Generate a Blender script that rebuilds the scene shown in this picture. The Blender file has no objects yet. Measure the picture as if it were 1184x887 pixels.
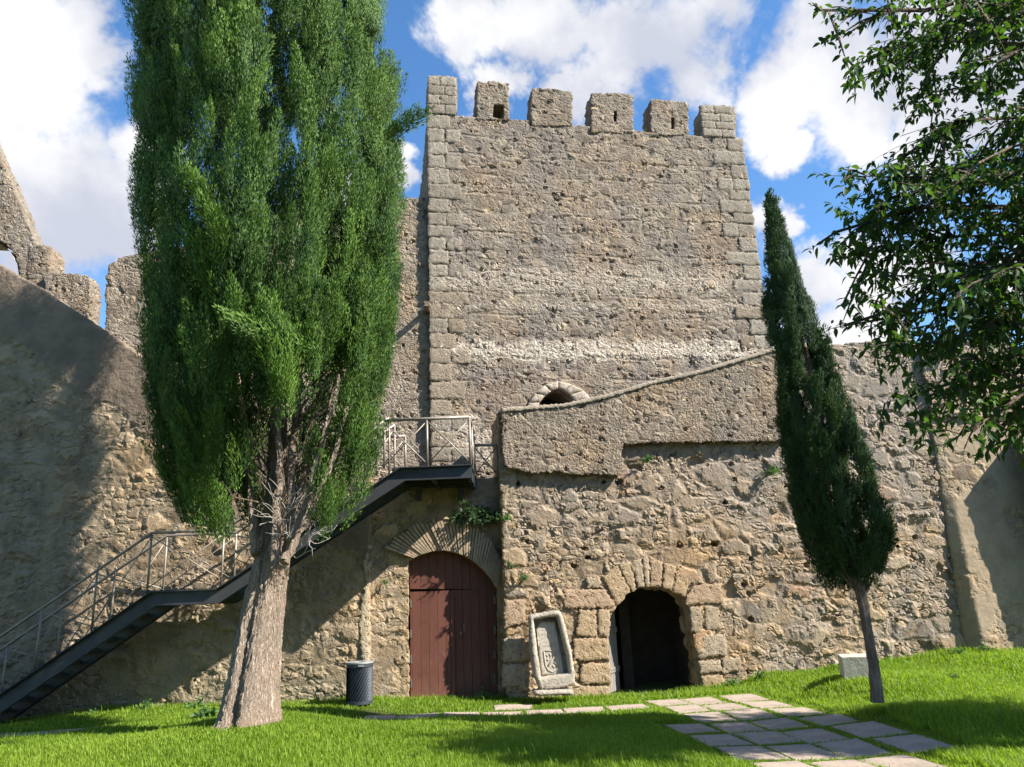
import bpy, math, random, numpy as np
from mathutils import Vector, Matrix
from mathutils.geometry import delaunay_2d_cdt
random.seed(7); RNG = np.random.default_rng(11)
SC = bpy.context.scene; COL = SC.collection
rad = math.radians

# ------------------------------------------------------------------ camera
FPX = 890.0; PITCH = rad(15.6); ROLL = rad(2.4); CZ = 1.75
cF = np.array([0, math.cos(PITCH), math.sin(PITCH)])
U0 = np.array([0, -math.sin(PITCH), math.cos(PITCH)]); R0 = np.array([1.0, 0, 0])
cR = math.cos(ROLL)*R0 - math.sin(ROLL)*U0
cU = math.sin(ROLL)*R0 + math.cos(ROLL)*U0
CAM = np.array([0, 0, CZ])
def ray(x, y): return cF*FPX + cR*(x-592) - cU*(y-443.5)
def onz(x, y, z=0.0):
    d = ray(x, y); return CAM + d*(z-CZ)/d[2]
def ony(x, y, Y):
    d = ray(x, y); return CAM + d*Y/d[1]
def proj(P):
    v = np.asarray(P) - CAM; w = v @ cF
    return 592 + FPX*(v @ cR)/w, 443.5 - FPX*(v @ cU)/w
cam = bpy.data.objects.new("camera", bpy.data.cameras.new("camera")); COL.objects.link(cam)
cam.matrix_world = Matrix(((cR[0], cU[0], -cF[0], 0), (cR[1], cU[1], -cF[1], 0), (cR[2], cU[2], -cF[2], CZ), (0, 0, 0, 1)))
cam.data.sensor_width = 36; cam.data.lens = FPX/1184*36; cam.data.clip_end = 2000; cam.data.clip_start = 0.05
SC.camera = cam

# ------------------------------------------------------------------ objects
def tag(o, label=None, cat=None, group=None, kind=None):
    if label: o["label"] = label
    if cat: o["category"] = cat
    if group: o["group"] = group
    if kind: o["kind"] = kind
    return o
def empty(name, loc=(0, 0, 0), rz=0.0):
    o = bpy.data.objects.new(name, None); COL.objects.link(o)
    o.location = loc; o.rotation_euler = (0, 0, rz); return o
def link(name, me, mat=None, parent=None):
    o = bpy.data.objects.new(name, me); COL.objects.link(o)
    if mat: me.materials.append(mat)
    if parent: o.parent = parent
    return o
def mesh_np(name, V, T, smooth=True, attrs=None):
    """V (n,3), T (m,k) index array (k = 3 or 4) -> mesh"""
    V = np.asarray(V, np.float32); T = np.asarray(T, np.int32); k = T.shape[1]
    me = bpy.data.meshes.new(name)
    me.vertices.add(len(V)); me.vertices.foreach_set("co", V.ravel())
    me.loops.add(T.size); me.loops.foreach_set("vertex_index", T.ravel())
    me.polygons.add(len(T)); me.polygons.foreach_set("loop_start", np.arange(0, T.size, k, dtype=np.int32))
    me.polygons.foreach_set("loop_total", np.full(len(T), k, np.int32))
    me.polygons.foreach_set("use_smooth", np.full(len(T), smooth))
    for n, a in (attrs or {}).items():
        at = me.attributes.new(n, 'FLOAT', 'POINT'); at.data.foreach_set("value", np.asarray(a, np.float32))
    me.update(calc_edges=True); me.validate(); return me

class MB:
    """collects quads / tris / tubes into one mesh"""
    def __init__(s): s.v = []; s.f = []
    def add(s, V, F):
        b = len(s.v); s.v += [tuple(map(float, p)) for p in V]; s.f += [tuple(i+b for i in f) for f in F]; return s
    def hexa(s, P):      # 8 pts : bottom 4 ccw, top 4 ccw
        return s.add(P, [(3, 2, 1, 0), (4, 5, 6, 7), (0, 1, 5, 4), (1, 2, 6, 5), (2, 3, 7, 6), (3, 0, 4, 7)])
    def box(s, x0, x1, y0, y1, z0, z1):
        return s.hexa([(x0, y0, z0), (x1, y0, z0), (x1, y1, z0), (x0, y1, z0), (x0, y0, z1), (x1, y0, z1), (x1, y1, z1), (x0, y1, z1)])
    def prism(s, poly, y0, y1):   # polygon in (x, z), ccw seen from -y
        n = len(poly)
        V = [(x, y0, z) for x, z in poly] + [(x, y1, z) for x, z in poly]
        F = [tuple(range(n)), tuple(range(2*n-1, n-1, -1))] + [(i+n, (i+1) % n+n, (i+1) % n, i) for i in range(n)]
        return s.add(V, F)
    def tube(s, pts, r, n=8, cap=True, lobes=None):
        pts = [np.array(p, float) for p in pts]; m = len(pts)
        rs = list(r) if hasattr(r, '__len__') else [r]*m
        ref = np.array([0.13, 0.97, 0.2]); V = []
        for i, p in enumerate(pts):
            t = pts[min(i+1, m-1)] - pts[max(i-1, 0)]; t = t/(np.linalg.norm(t)+1e-9)
            a = np.cross(ref, t); 
            if np.linalg.norm(a) < 1e-3: a = np.cross(np.array([1., 0, 0]), t)
            a /= np.linalg.norm(a); b = np.cross(t, a)
            for k in range(n):
                th = 2*math.pi*k/n; rr = rs[i]*(lobes(th, i/(m-1)) if lobes else 1)
                V.append(p + rr*(a*math.cos(th) + b*math.sin(th)))
        F = [(i*n+k, i*n+(k+1) % n, (i+1)*n+(k+1) % n, (i+1)*n+k) for i in range(m-1) for k in range(n)]
        if cap: F += [tuple(range(n-1, -1, -1)), tuple((m-1)*n+k for k in range(n))]
        return s.add(V, F)
    def build(s, name, mat, parent=None, smooth=False):
        me = bpy.data.meshes.new(name); me.from_pydata(s.v, [], s.f); me.update()
        if smooth: me.polygons.foreach_set("use_smooth", np.full(len(me.polygons), True))
        return link(name, me, mat, parent)

# ------------------------------------------------------------------ node helper
class N:
    def __init__(s, mat): s.t = mat.node_tree; s.n = s.t.nodes; s.l = s.t.links
    def node(s, ty, **kw):
        nd = s.n.new(ty)
        for k, v in kw.items(): setattr(nd, k, v)
        return nd
    def plug(s, sock, v):
        if v is None: return
        if isinstance(v, bpy.types.NodeSocket): s.l.new(v, sock)
        else:
            if sock.type == 'RGBA' and len(v) == 3: v = (*v, 1)
            sock.default_value = v
    def math(s, op, a, b=None, c=None, clamp=False):
        nd = s.node('ShaderNodeMath', operation=op, use_clamp=clamp)
        for i, v in enumerate((a, b, c)): s.plug(nd.inputs[i], v) if v is not None else None
        return nd.outputs[0]
    def vmath(s, op, a, b=None, out=0):
        nd = s.node('ShaderNodeVectorMath', operation=op)
        s.plug(nd.inputs[0], a)
        if b is not None: s.plug(nd.inputs[3 if op == 'SCALE' else 1], b)
        return nd.outputs[out]
    def noise(s, vec, scale, detail=4, rough=0.55, out='Fac', dist=0.0):
        nd = s.node('ShaderNodeTexNoise'); s.plug(nd.inputs['Vector'], vec)
        nd.inputs['Scale'].default_value = scale; nd.inputs['Detail'].default_value = detail
        nd.inputs['Roughness'].default_value = rough; nd.inputs['Distortion'].default_value = dist
        return nd.outputs[out]
    def voro(s, vec, scale, feature='F1', out='Distance', rnd=1.0):
        nd = s.node('ShaderNodeTexVoronoi', feature=feature); s.plug(nd.inputs['Vector'], vec)
        nd.inputs['Scale'].default_value = scale; nd.inputs['Randomness'].default_value = rnd
        return nd.outputs[out]
    def ramp(s, fac, stops, interp='LINEAR'):
        nd = s.node('ShaderNodeValToRGB'); cr = nd.color_ramp; cr.interpolation = interp
        while len(cr.elements) < len(stops): cr.elements.new(0.5)
        for e, (p, c) in zip(cr.elements, stops):
            e.position = p; e.color = (*c, 1) if hasattr(c, '__len__') else (c, c, c, 1)
        s.plug(nd.inputs[0], fac); return nd.outputs[0]
    def step(s, v, a, b, o0=0.0, o1=1.0):
        nd = s.node('ShaderNodeMapRange', interpolation_type='SMOOTHSTEP')
        s.plug(nd.inputs[0], v)
        for i, q in enumerate((a, b, o0, o1)): nd.inputs[i+1].default_value = q
        return nd.outputs[0]
    def mix(s, f, a, b, mode='MIX'):
        nd = s.node('ShaderNodeMix', data_type='RGBA', blend_type=mode)
        s.plug(nd.inputs[0], f); s.plug(nd.inputs[6], a); s.plug(nd.inputs[7], b); return nd.outputs[2]
    def fmix(s, f, a, b):
        nd = s.node('ShaderNodeMix', data_type='FLOAT')
        s.plug(nd.inputs[0], f); s.plug(nd.inputs[2], a); s.plug(nd.inputs[3], b); return nd.outputs[0]
    def coord(s, kind='Object'): return s.node('ShaderNodeTexCoord').outputs[kind]
    def sep(s, v):
        nd = s.node('ShaderNodeSeparateXYZ'); s.plug(nd.inputs[0], v); return nd.outputs
    def mul3(s, v, t): return s.vmath('MULTIPLY', v, t)
def new_mat(name):
    m = bpy.data.materials.new(name); m.use_nodes = True
    g = N(m); b = g.n['Principled BSDF']; o = g.n['Material Output']
    return m, g, b, o

def masonry(name, size=0.3, aspect=1.6, pal=None, mortar=(0.33, 0.28, 0.21), disp=0.05, small=0.5, pits=0.15,
            stain=(0.2, 0.17, 0.14), stain_amt=0.5, bands=None, fine=0.35, plaster=0.0, pcol=(0.3, 0.25, 0.2), seed=0.0, extra=None, course=0.0, edge=0.16, holes=0.0, rough=0.10):
    """rubble wall: irregular stones in mortar; true displacement + bump; object coordinates in metres"""
    m, g, b, o = new_mat(name)
    m.displacement_method = 'BOTH'
    co = g.vmath('ADD', g.coord(), (seed, seed*0.37, seed*0.71))
    warp = g.vmath('SCALE', g.vmath('SUBTRACT', g.noise(co, 2.2, 3, 0.55, 'Color'), (.5, .5, .5)), 0.30*size/0.3)
    w2 = g.vmath('SCALE', g.vmath('SUBTRACT', g.noise(co, 11.0, 2, 0.5, 'Color'), (.5, .5, .5)), rough*size/0.3)
    p = g.vmath('ADD', g.vmath('ADD', co, warp), w2)
    p = g.mul3(p, (1.0/aspect, 1.0, 1.0))
    sA = 0.8/size; sB = sA*2.3
    eA = g.voro(p, sA, 'DISTANCE_TO_EDGE'); cA = g.voro(p, sA, 'F1', 'Color')
    eB = g.voro(p, sB, 'DISTANCE_TO_EDGE'); cB = g.voro(p, sB, 'F1', 'Color')
    big = g.noise(co, 0.9, 4, 0.6)
    msk = g.step(g.noise(co, 1.7, 3, 0.6), 0.62-0.3*small, 0.72-0.3*small)
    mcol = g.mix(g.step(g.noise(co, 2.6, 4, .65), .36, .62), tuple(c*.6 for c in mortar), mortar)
    hA = g.step(eA, 0.01, edge); hB = g.math('MULTIPLY', g.step(eB, 0.01, edge), 0.75)
    rA = g.sep(cA)[0]; rB = g.sep(cB)[0]
    rnd = g.fmix(msk, rA, rB); st = g.fmix(msk, hA, hB)
    rnd2 = g.fmix(msk, g.sep(cA)[1], g.sep(cB)[1])
    col = g.ramp(rnd, pal)
    # value variation per stone and inside stone
    n1 = g.noise(co, 9, 4, 0.65); n2 = g.noise(co, 45, 3, 0.7)
    col = g.mix(g.step(n1, .3, .75, 0, .5), col, g.mix(1.0, col, (0.62, 0.58, 0.55), 'MULTIPLY'))
    st_m = g.math('MULTIPLY', st, g.step(rnd2, 0.0, 0.35, 0.35, 1.0))     # a few stones buried in mortar
    pit = g.step(rnd2, 1.0-pits, 1.0-pits*0.6)                            # a few stones fallen out
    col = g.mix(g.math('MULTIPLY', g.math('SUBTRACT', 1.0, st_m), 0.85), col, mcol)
    # broad lichen / dirt staining
    sm = g.math('MULTIPLY', g.step(big, 0.42, 0.62), stain_amt)
    col = g.mix(sm, col, g.mix(0.8, col, stain))
    col = g.mix(g.step(n2, .55, .8, 0, .35), col, g.mix(1.0, col, (1.6, 1.55, 1.45), 'MULTIPLY'))
    # ochre patches and rain streaks
    col = g.mix(g.step(g.noise(g.vmath('ADD', co, (7, 3, 5)), .75, 5, .65), .46, .66, 0, .55), col, g.mix(1.0, col, (1.12, .96, .76), 'MULTIPLY'))
    col = g.mix(g.step(g.noise(g.mul3(co, (2.6, 2.6, .33)), 1.3, 5, .6), .5, .68, 0, .42), col, g.mix(1.0, col, (.62, .58, .56), 'MULTIPLY'))
    h = g.math('MULTIPLY', st_m, g.step(rnd, 0, 1, 0.55, 1.0))
    h = g.math('SUBTRACT', h, g.math('MULTIPLY', g.math('MULTIPLY', pit, st), 1.7))
    h = g.math('ADD', h, g.math('MULTIPLY', g.math('SUBTRACT', n1, .5), fine*2.2))
    h = g.math('ADD', h, g.math('MULTIPLY', g.math('SUBTRACT', n2, .5), fine*0.9))
    h = g.math('ADD', h, g.math('MULTIPLY', g.math('SUBTRACT', g.noise(co, 1.1, 2), .5), 1.0))
    if holes:                                    # small eroded cavities
        hp = g.vmath('ADD', g.mul3(co, (.8, 1, 1)), w2)
        hd = g.voro(hp, 6.5); hr = g.sep(g.voro(hp, 6.5, 'F1', 'Color'))[2]
        hm = g.math('MULTIPLY', g.step(hd, .42, .16), g.step(hr, 1-holes, 1-holes*.5))
        h = g.math('SUBTRACT', h, g.math('MULTIPLY', hm, 2.2))
    xyz = g.sep(g.coord())
    if course:                                   # faint horizontal building lifts
        ph = g.math('ADD', g.math('MULTIPLY', xyz[2], 1.0/course), g.math('MULTIPLY', g.noise(co, 0.5, 2), 0.7))
        fr = g.math('ABSOLUTE', g.math('SUBTRACT', g.math('FRACT', ph), 0.5))
        ln = g.math('MULTIPLY', g.step(fr, 0.40, 0.49), g.step(g.noise(co, 1.3, 3), 0.42, 0.6))
        h = g.math('SUBTRACT', h, g.math('MULTIPLY', ln, 0.8))
    if bands:
        for (z0, hw, slope, bc, amt) in bands:
            zz = g.math('SUBTRACT', g.math('SUBTRACT', xyz[2], g.math('MULTIPLY', xyz[0], slope)), z0)
            zz = g.math('ADD', g.math('ABSOLUTE', zz), g.math('MULTIPLY', g.math('SUBTRACT', g.noise(co, 1.5, 4, .65), .5), hw*3.2))
            bm = g.math('MULTIPLY', g.step(zz, hw*1.2, hw*.45), g.math('MULTIPLY', g.step(n1, .3, .55, .45, 1.0), g.step(g.noise(co, 14, 3, .6), .44, .54, .3, 1.0)))
            col = g.mix(g.math('MULTIPLY', bm, amt), col, bc)
            h = g.math('ADD', h, g.math('MULTIPLY', bm, .45))
    if plaster > 0:
        pm = g.step(g.noise(co, 0.8, 5, 0.62), plaster+0.05, plaster-0.05)
        pc = g.mix(g.step(g.noise(co, 2.5, 5, .65), .35, .7), pcol, tuple(c*0.72 for c in pcol))
        col = g.mix(pm, col, pc)
        h = g.fmix(pm, h, g.math('ADD', 0.75, g.math('MULTIPLY', g.math('SUBTRACT', n1, .5), 0.5)))
    if extra: col, h = extra(g, co, xyz, col, h, n1)
    g.plug(b.inputs['Base Color'], col); b.inputs['Roughness'].default_value = 0.95
    b.inputs['Specular IOR Level'].default_value = 0.15
    d = g.node('ShaderNodeDisplacement'); g.plug(d.inputs['Height'], h)
    d.inputs['Midlevel'].default_value = 0.6; d.inputs['Scale'].default_value = disp
    g.plug(o.inputs['Displacement'], d.outputs[0])
    return m

def simple(name, col, rough=0.6, metal=0.0, var=0.3, scale=8, bump=0.0, stretch=(1, 1, 1), col2=None, bscale=None, spec=0.4):
    m, g, b, o = new_mat(name)
    v = g.mul3(g.coord(), stretch)
    n = g.noise(v, scale, 6, 0.65)
    c = g.mix(g.step(n, .3, .7), col, col2 or tuple(x*(1-var) for x in col))
    g.plug(b.inputs['Base Color'], c); g.plug(b.inputs['Roughness'], g.step(n, .2, .8, rough-.08, min(1, rough+.1)))
    b.inputs['Metallic'].default_value = metal; b.inputs['Specular IOR Level'].default_value = spec
    if bump:
        bn = g.node('ShaderNodeBump'); bn.inputs['Distance'].default_value = bump
        g.plug(bn.inputs['Height'], g.noise(v, bscale or scale*3, 6, 0.7)); g.plug(b.inputs['Normal'], bn.outputs[0])
    return m
def leafmat(name, c1, c2, trans=0.35, rough=0.5, tcol=None):
    m, g, b, o = new_mat(name)
    at = g.node('ShaderNodeAttribute', attribute_name='rnd').outputs['Fac']
    c = g.mix(at, c1, c2)
    g.plug(b.inputs['Base Color'], c); b.inputs['Roughness'].default_value = rough; b.inputs['Specular IOR Level'].default_value = 0.25
    t = g.node('ShaderNodeBsdfTranslucent'); g.plug(t.inputs[0], g.mix(1.0, c, tcol or (1.5, 1.5, .6), 'MULTIPLY'))
    mx = g.node('ShaderNodeMixShader'); mx.inputs[0].default_value = trans
    g.l.new(b.outputs[0], mx.inputs[1]); g.l.new(t.outputs[0], mx.inputs[2]); g.l.new(mx.outputs[0], o.inputs['Surface'])
    return m

# ------------------------------------------------------------------ palettes / materials
GREY = [(0, (0.126, 0.099, 0.075)), (0.25, (0.191, 0.152, 0.113)), (0.5, (0.234, 0.189, 0.141)), (0.75, (0.278, 0.228, 0.171)), (0.92, (0.347, 0.285, 0.212)), (1, (0.39, 0.306, 0.196))]
WARM = [(0, (0.15, 0.116, 0.089)), (0.15, (0.264, 0.191, 0.113)), (0.4, (0.405, 0.3, 0.177)), (0.62, (0.344, 0.244, 0.14)), (0.78, (0.229, 0.195, 0.153)), (0.9, (0.466, 0.359, 0.226)), (1, (0.353, 0.2, 0.113))]
LEFT = [(0, (0.185, 0.142, 0.097)), (0.3, (0.287, 0.218, 0.137)), (0.55, (0.372, 0.283, 0.178)), (0.8, (0.269, 0.215, 0.152)), (1, (0.446, 0.334, 0.209))]
M = {}
PALE = (.62, .55, .45)
M['tower'] = masonry('tower_rubble', .15, 1.6, GREY, (.27, .23, .185), .034, .45, .2, (.165, .142, .125), .8,
                     bands=[(6.95, .26, .02, PALE, .6), (8.6, .35, .03, (.46, .40, .325), .5), (8.0, .12, .02, (.45, .39, .31), .4), (5.3, .5, -.35, (.50, .45, .37), .6)], fine=.6, course=.5, edge=.22, holes=.38, rough=.24)
M['merlon'] = masonry('merlon_rubble', .15, 1.5, GREY, (.26, .22, .175), .032, .6, .14, (.165, .142, .12), .75, holes=.3, rough=.22, edge=.2, fine=.5, seed=3)
M['curtain'] = masonry('curtain_rubble', .165, 1.4, GREY, (.30, .255, .20), .036, .7, .13, (.21, .18, .15), .5, fine=.55, holes=.4, rough=.22, edge=.2, seed=9)
def terr_extra(g, co, xyz, col, h, n1):
    # upper zone greyer, ochre near the gate, dark lichen to the right
    up = g.step(g.math('ADD', xyz[2], g.math('MULTIPLY', g.noise(co, .7, 4, .65), 2.2)), 3.3, 4.6)
    col = g.mix(g.math('MULTIPLY', up, .8), col, g.mix(.65, col, (.235, .198, .16)))
    col = g.mix(g.math('MULTIPLY', g.step(g.noise(co, 1.15, 5, .68), .52, .66), .6), col, g.mix(.6, col, (.17, .148, .13)))
    rt = g.math('MULTIPLY', g.step(g.math('ADD', xyz[0], g.math('MULTIPLY', g.noise(co, .6, 4), 3.)), 4.6, 7.0), .55)
    col = g.mix(g.math('MULTIPLY', rt, g.step(g.noise(co, 1.4, 5, .65), .38, .56)), col, g.mix(.75, col, (.21, .19, .17)))
    return col, h
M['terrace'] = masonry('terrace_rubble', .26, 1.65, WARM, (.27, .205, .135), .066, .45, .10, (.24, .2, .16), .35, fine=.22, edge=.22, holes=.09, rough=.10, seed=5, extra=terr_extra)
M['parapet'] = masonry('parapet_render', .12, 1.3, GREY, (.26, .215, .165), .03, .6, .24, (.17, .145, .12), .6, fine=.8, holes=.4, rough=.3, edge=.25, seed=14)
M['gate'] = masonry('gate_rubble', .28, 1.7, WARM, (.34, .265, .175), .05, .5, .05, (.25, .2, .15), .4, fine=.3, edge=.24, seed=21, plaster=.40, pcol=(.34, .27, .18))
def left_extra(g, co, xyz, col, h, n1):
    z = g.math('SUBTRACT', xyz[2], g.math('MULTIPLY', xyz[0], -.62))       # height above the line parallel to the sloping top
    zz = g.math('ADD', z, g.math('MULTIPLY', g.math('SUBTRACT', g.noise(co, .9, 4, .65), .5), 1.2))
    pm = g.step(zz, 2.35, 2.55)
    pc = g.mix(g.step(g.noise(co, 2, 5, .65), .35, .7), (.215, .165, .12), (.15, .115, .085))
    col = g.mix(pm, col, pc)
    h = g.fmix(pm, h, g.math('ADD', .8, g.math('MULTIPLY', g.math('SUBTRACT', n1, .5), .8)))
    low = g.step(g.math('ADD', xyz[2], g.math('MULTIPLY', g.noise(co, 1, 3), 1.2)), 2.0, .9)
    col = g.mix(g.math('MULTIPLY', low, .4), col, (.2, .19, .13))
    return col, h
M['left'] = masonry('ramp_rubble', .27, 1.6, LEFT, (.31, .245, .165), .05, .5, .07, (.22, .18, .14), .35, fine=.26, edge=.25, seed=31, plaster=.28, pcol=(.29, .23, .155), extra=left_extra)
M['plaster'] = masonry('buttress_plaster', .28, 1.5, WARM, (.34, .265, .18), .035, .5, .06, (.25, .2, .15), .45, fine=.35, seed=41, plaster=.53, pcol=(.32, .25, .17))
def ashlar(name, c1, c2, disp=.012, seed=0, dirt=.5):
    m, g, b, o = new_mat(name); m.displacement_method = 'BOTH'
    co = g.vmath('ADD', g.coord(), (seed, seed, seed))
    oi = g.node('ShaderNodeObjectInfo').outputs['Random']
    n = g.noise(co, 6, 5, .7); n2 = g.noise(co, 42, 4, .75); n3 = g.noise(co, 1.6, 3, .6); n4 = g.noise(co, 17, 3, .6)
    c = g.mix(g.math('ADD', g.math('MULTIPLY', oi, .8), g.math('MULTIPLY', g.math('SUBTRACT', n3, .5), 1.2), clamp=True), c1, c2)
    c = g.mix(g.step(n, .38, .66, 0, dirt), c, g.mix(1., c, (.58, .55, .52), 'MULTIPLY'))
    c = g.mix(g.step(n4, .5, .68, 0, .45), c, g.mix(1., c, (.66, .62, .58), 'MULTIPLY'))
    c = g.mix(g.step(n2, .5, .72, 0, .5), c, g.mix(1., c, (.55, .52, .5), 'MULTIPLY'))
    g.plug(b.inputs['Base Color'], c); b.inputs['Roughness'].default_value = .95; b.inputs['Specular IOR Level'].default_value = .12
    d = g.node('ShaderNodeDisplacement'); d.inputs['Midlevel'].default_value = 1.2; d.inputs['Scale'].default_value = disp
    h = g.math('ADD', g.math('MULTIPLY', n, 1.7), g.math('MULTIPLY', n2, .7))
    h = g.math('SUBTRACT', h, g.math('MULTIPLY', g.step(n4, .55, .7), .5))
    g.plug(d.inputs['Height'], h)
    g.plug(o.inputs['Displacement'], d.outputs[0]); return m
M['palestone'] = ashlar('pale_arch_stone', (.40, .335, .26), (.46, .39, .31), .02)
M['edge'] = ashlar('sunlit_edge_tone', (.46, .38, .265), (.40, .325, .22), .04)  # pale tone carries the sunlight on the ramp wall's end face
M['slabgrey'] = ashlar('slab_granite', (.34, .305, .245), (.42, .375, .305), .022)
M['granite'] = ashlar('quoin_granite', (.24, .205, .165), (.33, .295, .24), .04)
M['quoin_low'] = ashlar('quoin_stained', (.235, .19, .14), (.31, .26, .195), .045)
M['ochre'] = ashlar('ochre_sandstone', (.38, .28, .172), (.43, .33, .215), .045)
M['pink'] = ashlar('pink_sandstone', (.39, .275, .185), (.38, .285, .19), .045)
M['greystone'] = ashlar('grey_granite', (.34, .27, .185), (.40, .325, .235), .04)
M['tablet'] = ashlar('tablet_granite', (.43, .385, .315), (.46, .42, .345), .006)
M['brick'] = ashlar('arch_brick', (.38, .29, .20), (.46, .37, .27), .012)
M['coping'] = ashlar('coping_mortar', (.33, .275, .21), (.38, .32, .245), .010)
M['block'] = ashlar('pale_limestone', (.50, .46, .38), (.52, .48, .40), .006)
M['cream'] = simple('lime_render', (.55, .46, .33), .95, var=.2, scale=3, bump=.01)
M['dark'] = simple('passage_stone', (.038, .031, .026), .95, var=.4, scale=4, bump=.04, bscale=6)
M['steel'] = simple('grey_painted_steel', (.07, .074, .078), .5, metal=.3, var=.25, scale=4)
M['tread'] = simple('dark_tread_plate', (.05, .052, .055), .55, metal=.3, var=.3, scale=10)
M['rail'] = simple('weathered_rail_steel', (.33, .285, .235), .5, metal=.35, var=.3, scale=6)
M['bin'] = simple('charcoal_powder_coat', (.045, .052, .062), .5, metal=.2, var=.25, scale=14)
M['binlid'] = simple('galvanised_lid', (.45, .45, .44), .5, metal=.5, var=.25, scale=12)
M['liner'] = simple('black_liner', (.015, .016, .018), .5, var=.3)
M['iron'] = simple('old_iron', (.25, .22, .2), .6, metal=.6, var=.4, scale=20)
M['oak'] = simple('weathered_grey_planks', (.25, .228, .21), .85, var=.5, scale=5, stretch=(6, 6, .6), bump=.006)
M['slab'] = simple('pinkish_flagstone', (.39, .31, .24), .9, var=.28, scale=2.2, bump=.014, bscale=14, col2=(.28, .222, .172))
def door_mat():
    m, g, b, o = new_mat('red_brown_planks')
    co = g.coord(); x = g.sep(co)[0]
    fr = g.math('FRACT', g.math('MULTIPLY', x, 1/.155)); e = g.math('ABSOLUTE', g.math('SUBTRACT', fr, .5))
    gr = g.step(e, .465, .497); pl = g.node('ShaderNodeTexWhiteNoise', noise_dimensions='1D')
    g.plug(pl.inputs['W'], g.math('FLOOR', g.math('MULTIPLY', x, 1/.155)))
    n = g.noise(g.mul3(co, (9, 9, .7)), 5, 6, .65); n2 = g.noise(co, 2.2, 5, .6)
    c = g.mix(g.math('ADD', g.math('MULTIPLY', pl.outputs[0], .5), g.math('MULTIPLY', n, .5)), (.095, .033, .022), (.14, .051, .034))
    fade = g.math('MULTIPLY', g.step(g.math('ADD', g.sep(co)[2], g.math('MULTIPLY', n2, 1.3)), 1.5, .5), .5)
    c = g.mix(fade, c, (.20, .10, .066)); c = g.mix(g.step(g.noise(co, 3.5, 6, .7), .5, .68, 0, .5), c, (.075, .028, .02)); c = g.mix(g.step(g.noise(g.mul3(co, (7, 7, .8)), 3, 5, .7), .56, .7, 0, .4), c, (.22, .10, .07))
    c = g.mix(g.math('MULTIPLY', gr, .8), c, (.03, .012, .008))
    g.plug(b.inputs['Base Color'], c); b.inputs['Roughness'].default_value = .62; b.inputs['Specular IOR Level'].default_value = .3
    bn = g.node('ShaderNodeBump'); bn.inputs['Distance'].default_value = .012
    g.plug(bn.inputs['Height'], g.math('SUBTRACT', g.math('MULTIPLY', n, .25), gr)); g.plug(b.inputs['Normal'], bn.outputs[0]); return m
M['door'] = door_mat()
def bark(name, c1, c2, amt=.03):
    m, g, b, o = new_mat(name); m.displacement_method = 'BOTH'
    co = g.coord(); v = g.mul3(co, (10, 10, .5)); v = g.vmath('ADD', v, g.vmath('SCALE', g.noise(co, 2.5, 3, .6, 'Color'), .9))
    n = g.noise(v, 2.4, 6, .65); n2 = g.noise(g.mul3(co, (26, 26, 2.2)), 2.0, 5, .7)
    rdg = g.math('ABSOLUTE', g.math('SUBTRACT', n, .5))
    c = g.mix(g.step(rdg, .0, .11), c2, c1); c = g.mix(g.step(n2, .4, .7, 0, .55), c, g.mix(1., c, (.55, .5, .46), 'MULTIPLY'))
    c = g.mix(g.step(g.noise(co, 1.1, 4, .6), .45, .62, 0, .5), c, (.33, .235, .165))
    g.plug(b.inputs['Base Color'], c); b.inputs['Roughness'].default_value = .95; b.inputs['Specular IOR Level'].default_value = .1
    d = g.node('ShaderNodeDisplacement'); d.inputs['Midlevel'].default_value = .6; d.inputs['Scale'].default_value = amt
    g.plug(d.inputs['Height'], g.math('ADD', g.step(rdg, 0, .16), g.math('MULTIPLY', n2, .5))); g.plug(o.inputs['Displacement'], d.outputs[0]); return m
M['bark'] = bark('cypress_bark', (.44, .36, .285), (.22, .165, .125), .022)
M['bark2'] = bark('young_bark', (.27, .215, .175), (.12, .095, .075), .012)
M['bark3'] = bark('broadleaf_bark', (.16, .13, .105), (.08, .065, .05), .012)
M['twig'] = simple('dead_twigs', (.48, .43, .38), .9, var=.3, scale=15)
M['cyp'] = leafmat('cypress_foliage', (.020, .055, .015), (.125, .222, .03), .13, .6, (1.4, 1.5, .5))
M['cyp2'] = leafmat('young_cypress_foliage', (.020, .046, .018), (.058, .11, .03), .14, .6, (1.3, 1.4, .6))
M['leaf'] = leafmat('broadleaf_foliage', (.026, .062, .02), (.085, .16, .036), .4, .6, (1.5, 1.6, .5))
M['grass'] = leafmat('lawn_grass', (.14, .235, .018), (.285, .39, .05), .45, .55, (1.3, 1.4, .45))
M['weed'] = leafmat('weeds', (.05, .12, .03), (.12, .21, .06), .3, .55)
M['ivy'] = leafmat('wall_creeper', (.03, .07, .025), (.08, .13, .06), .25, .55)

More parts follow.
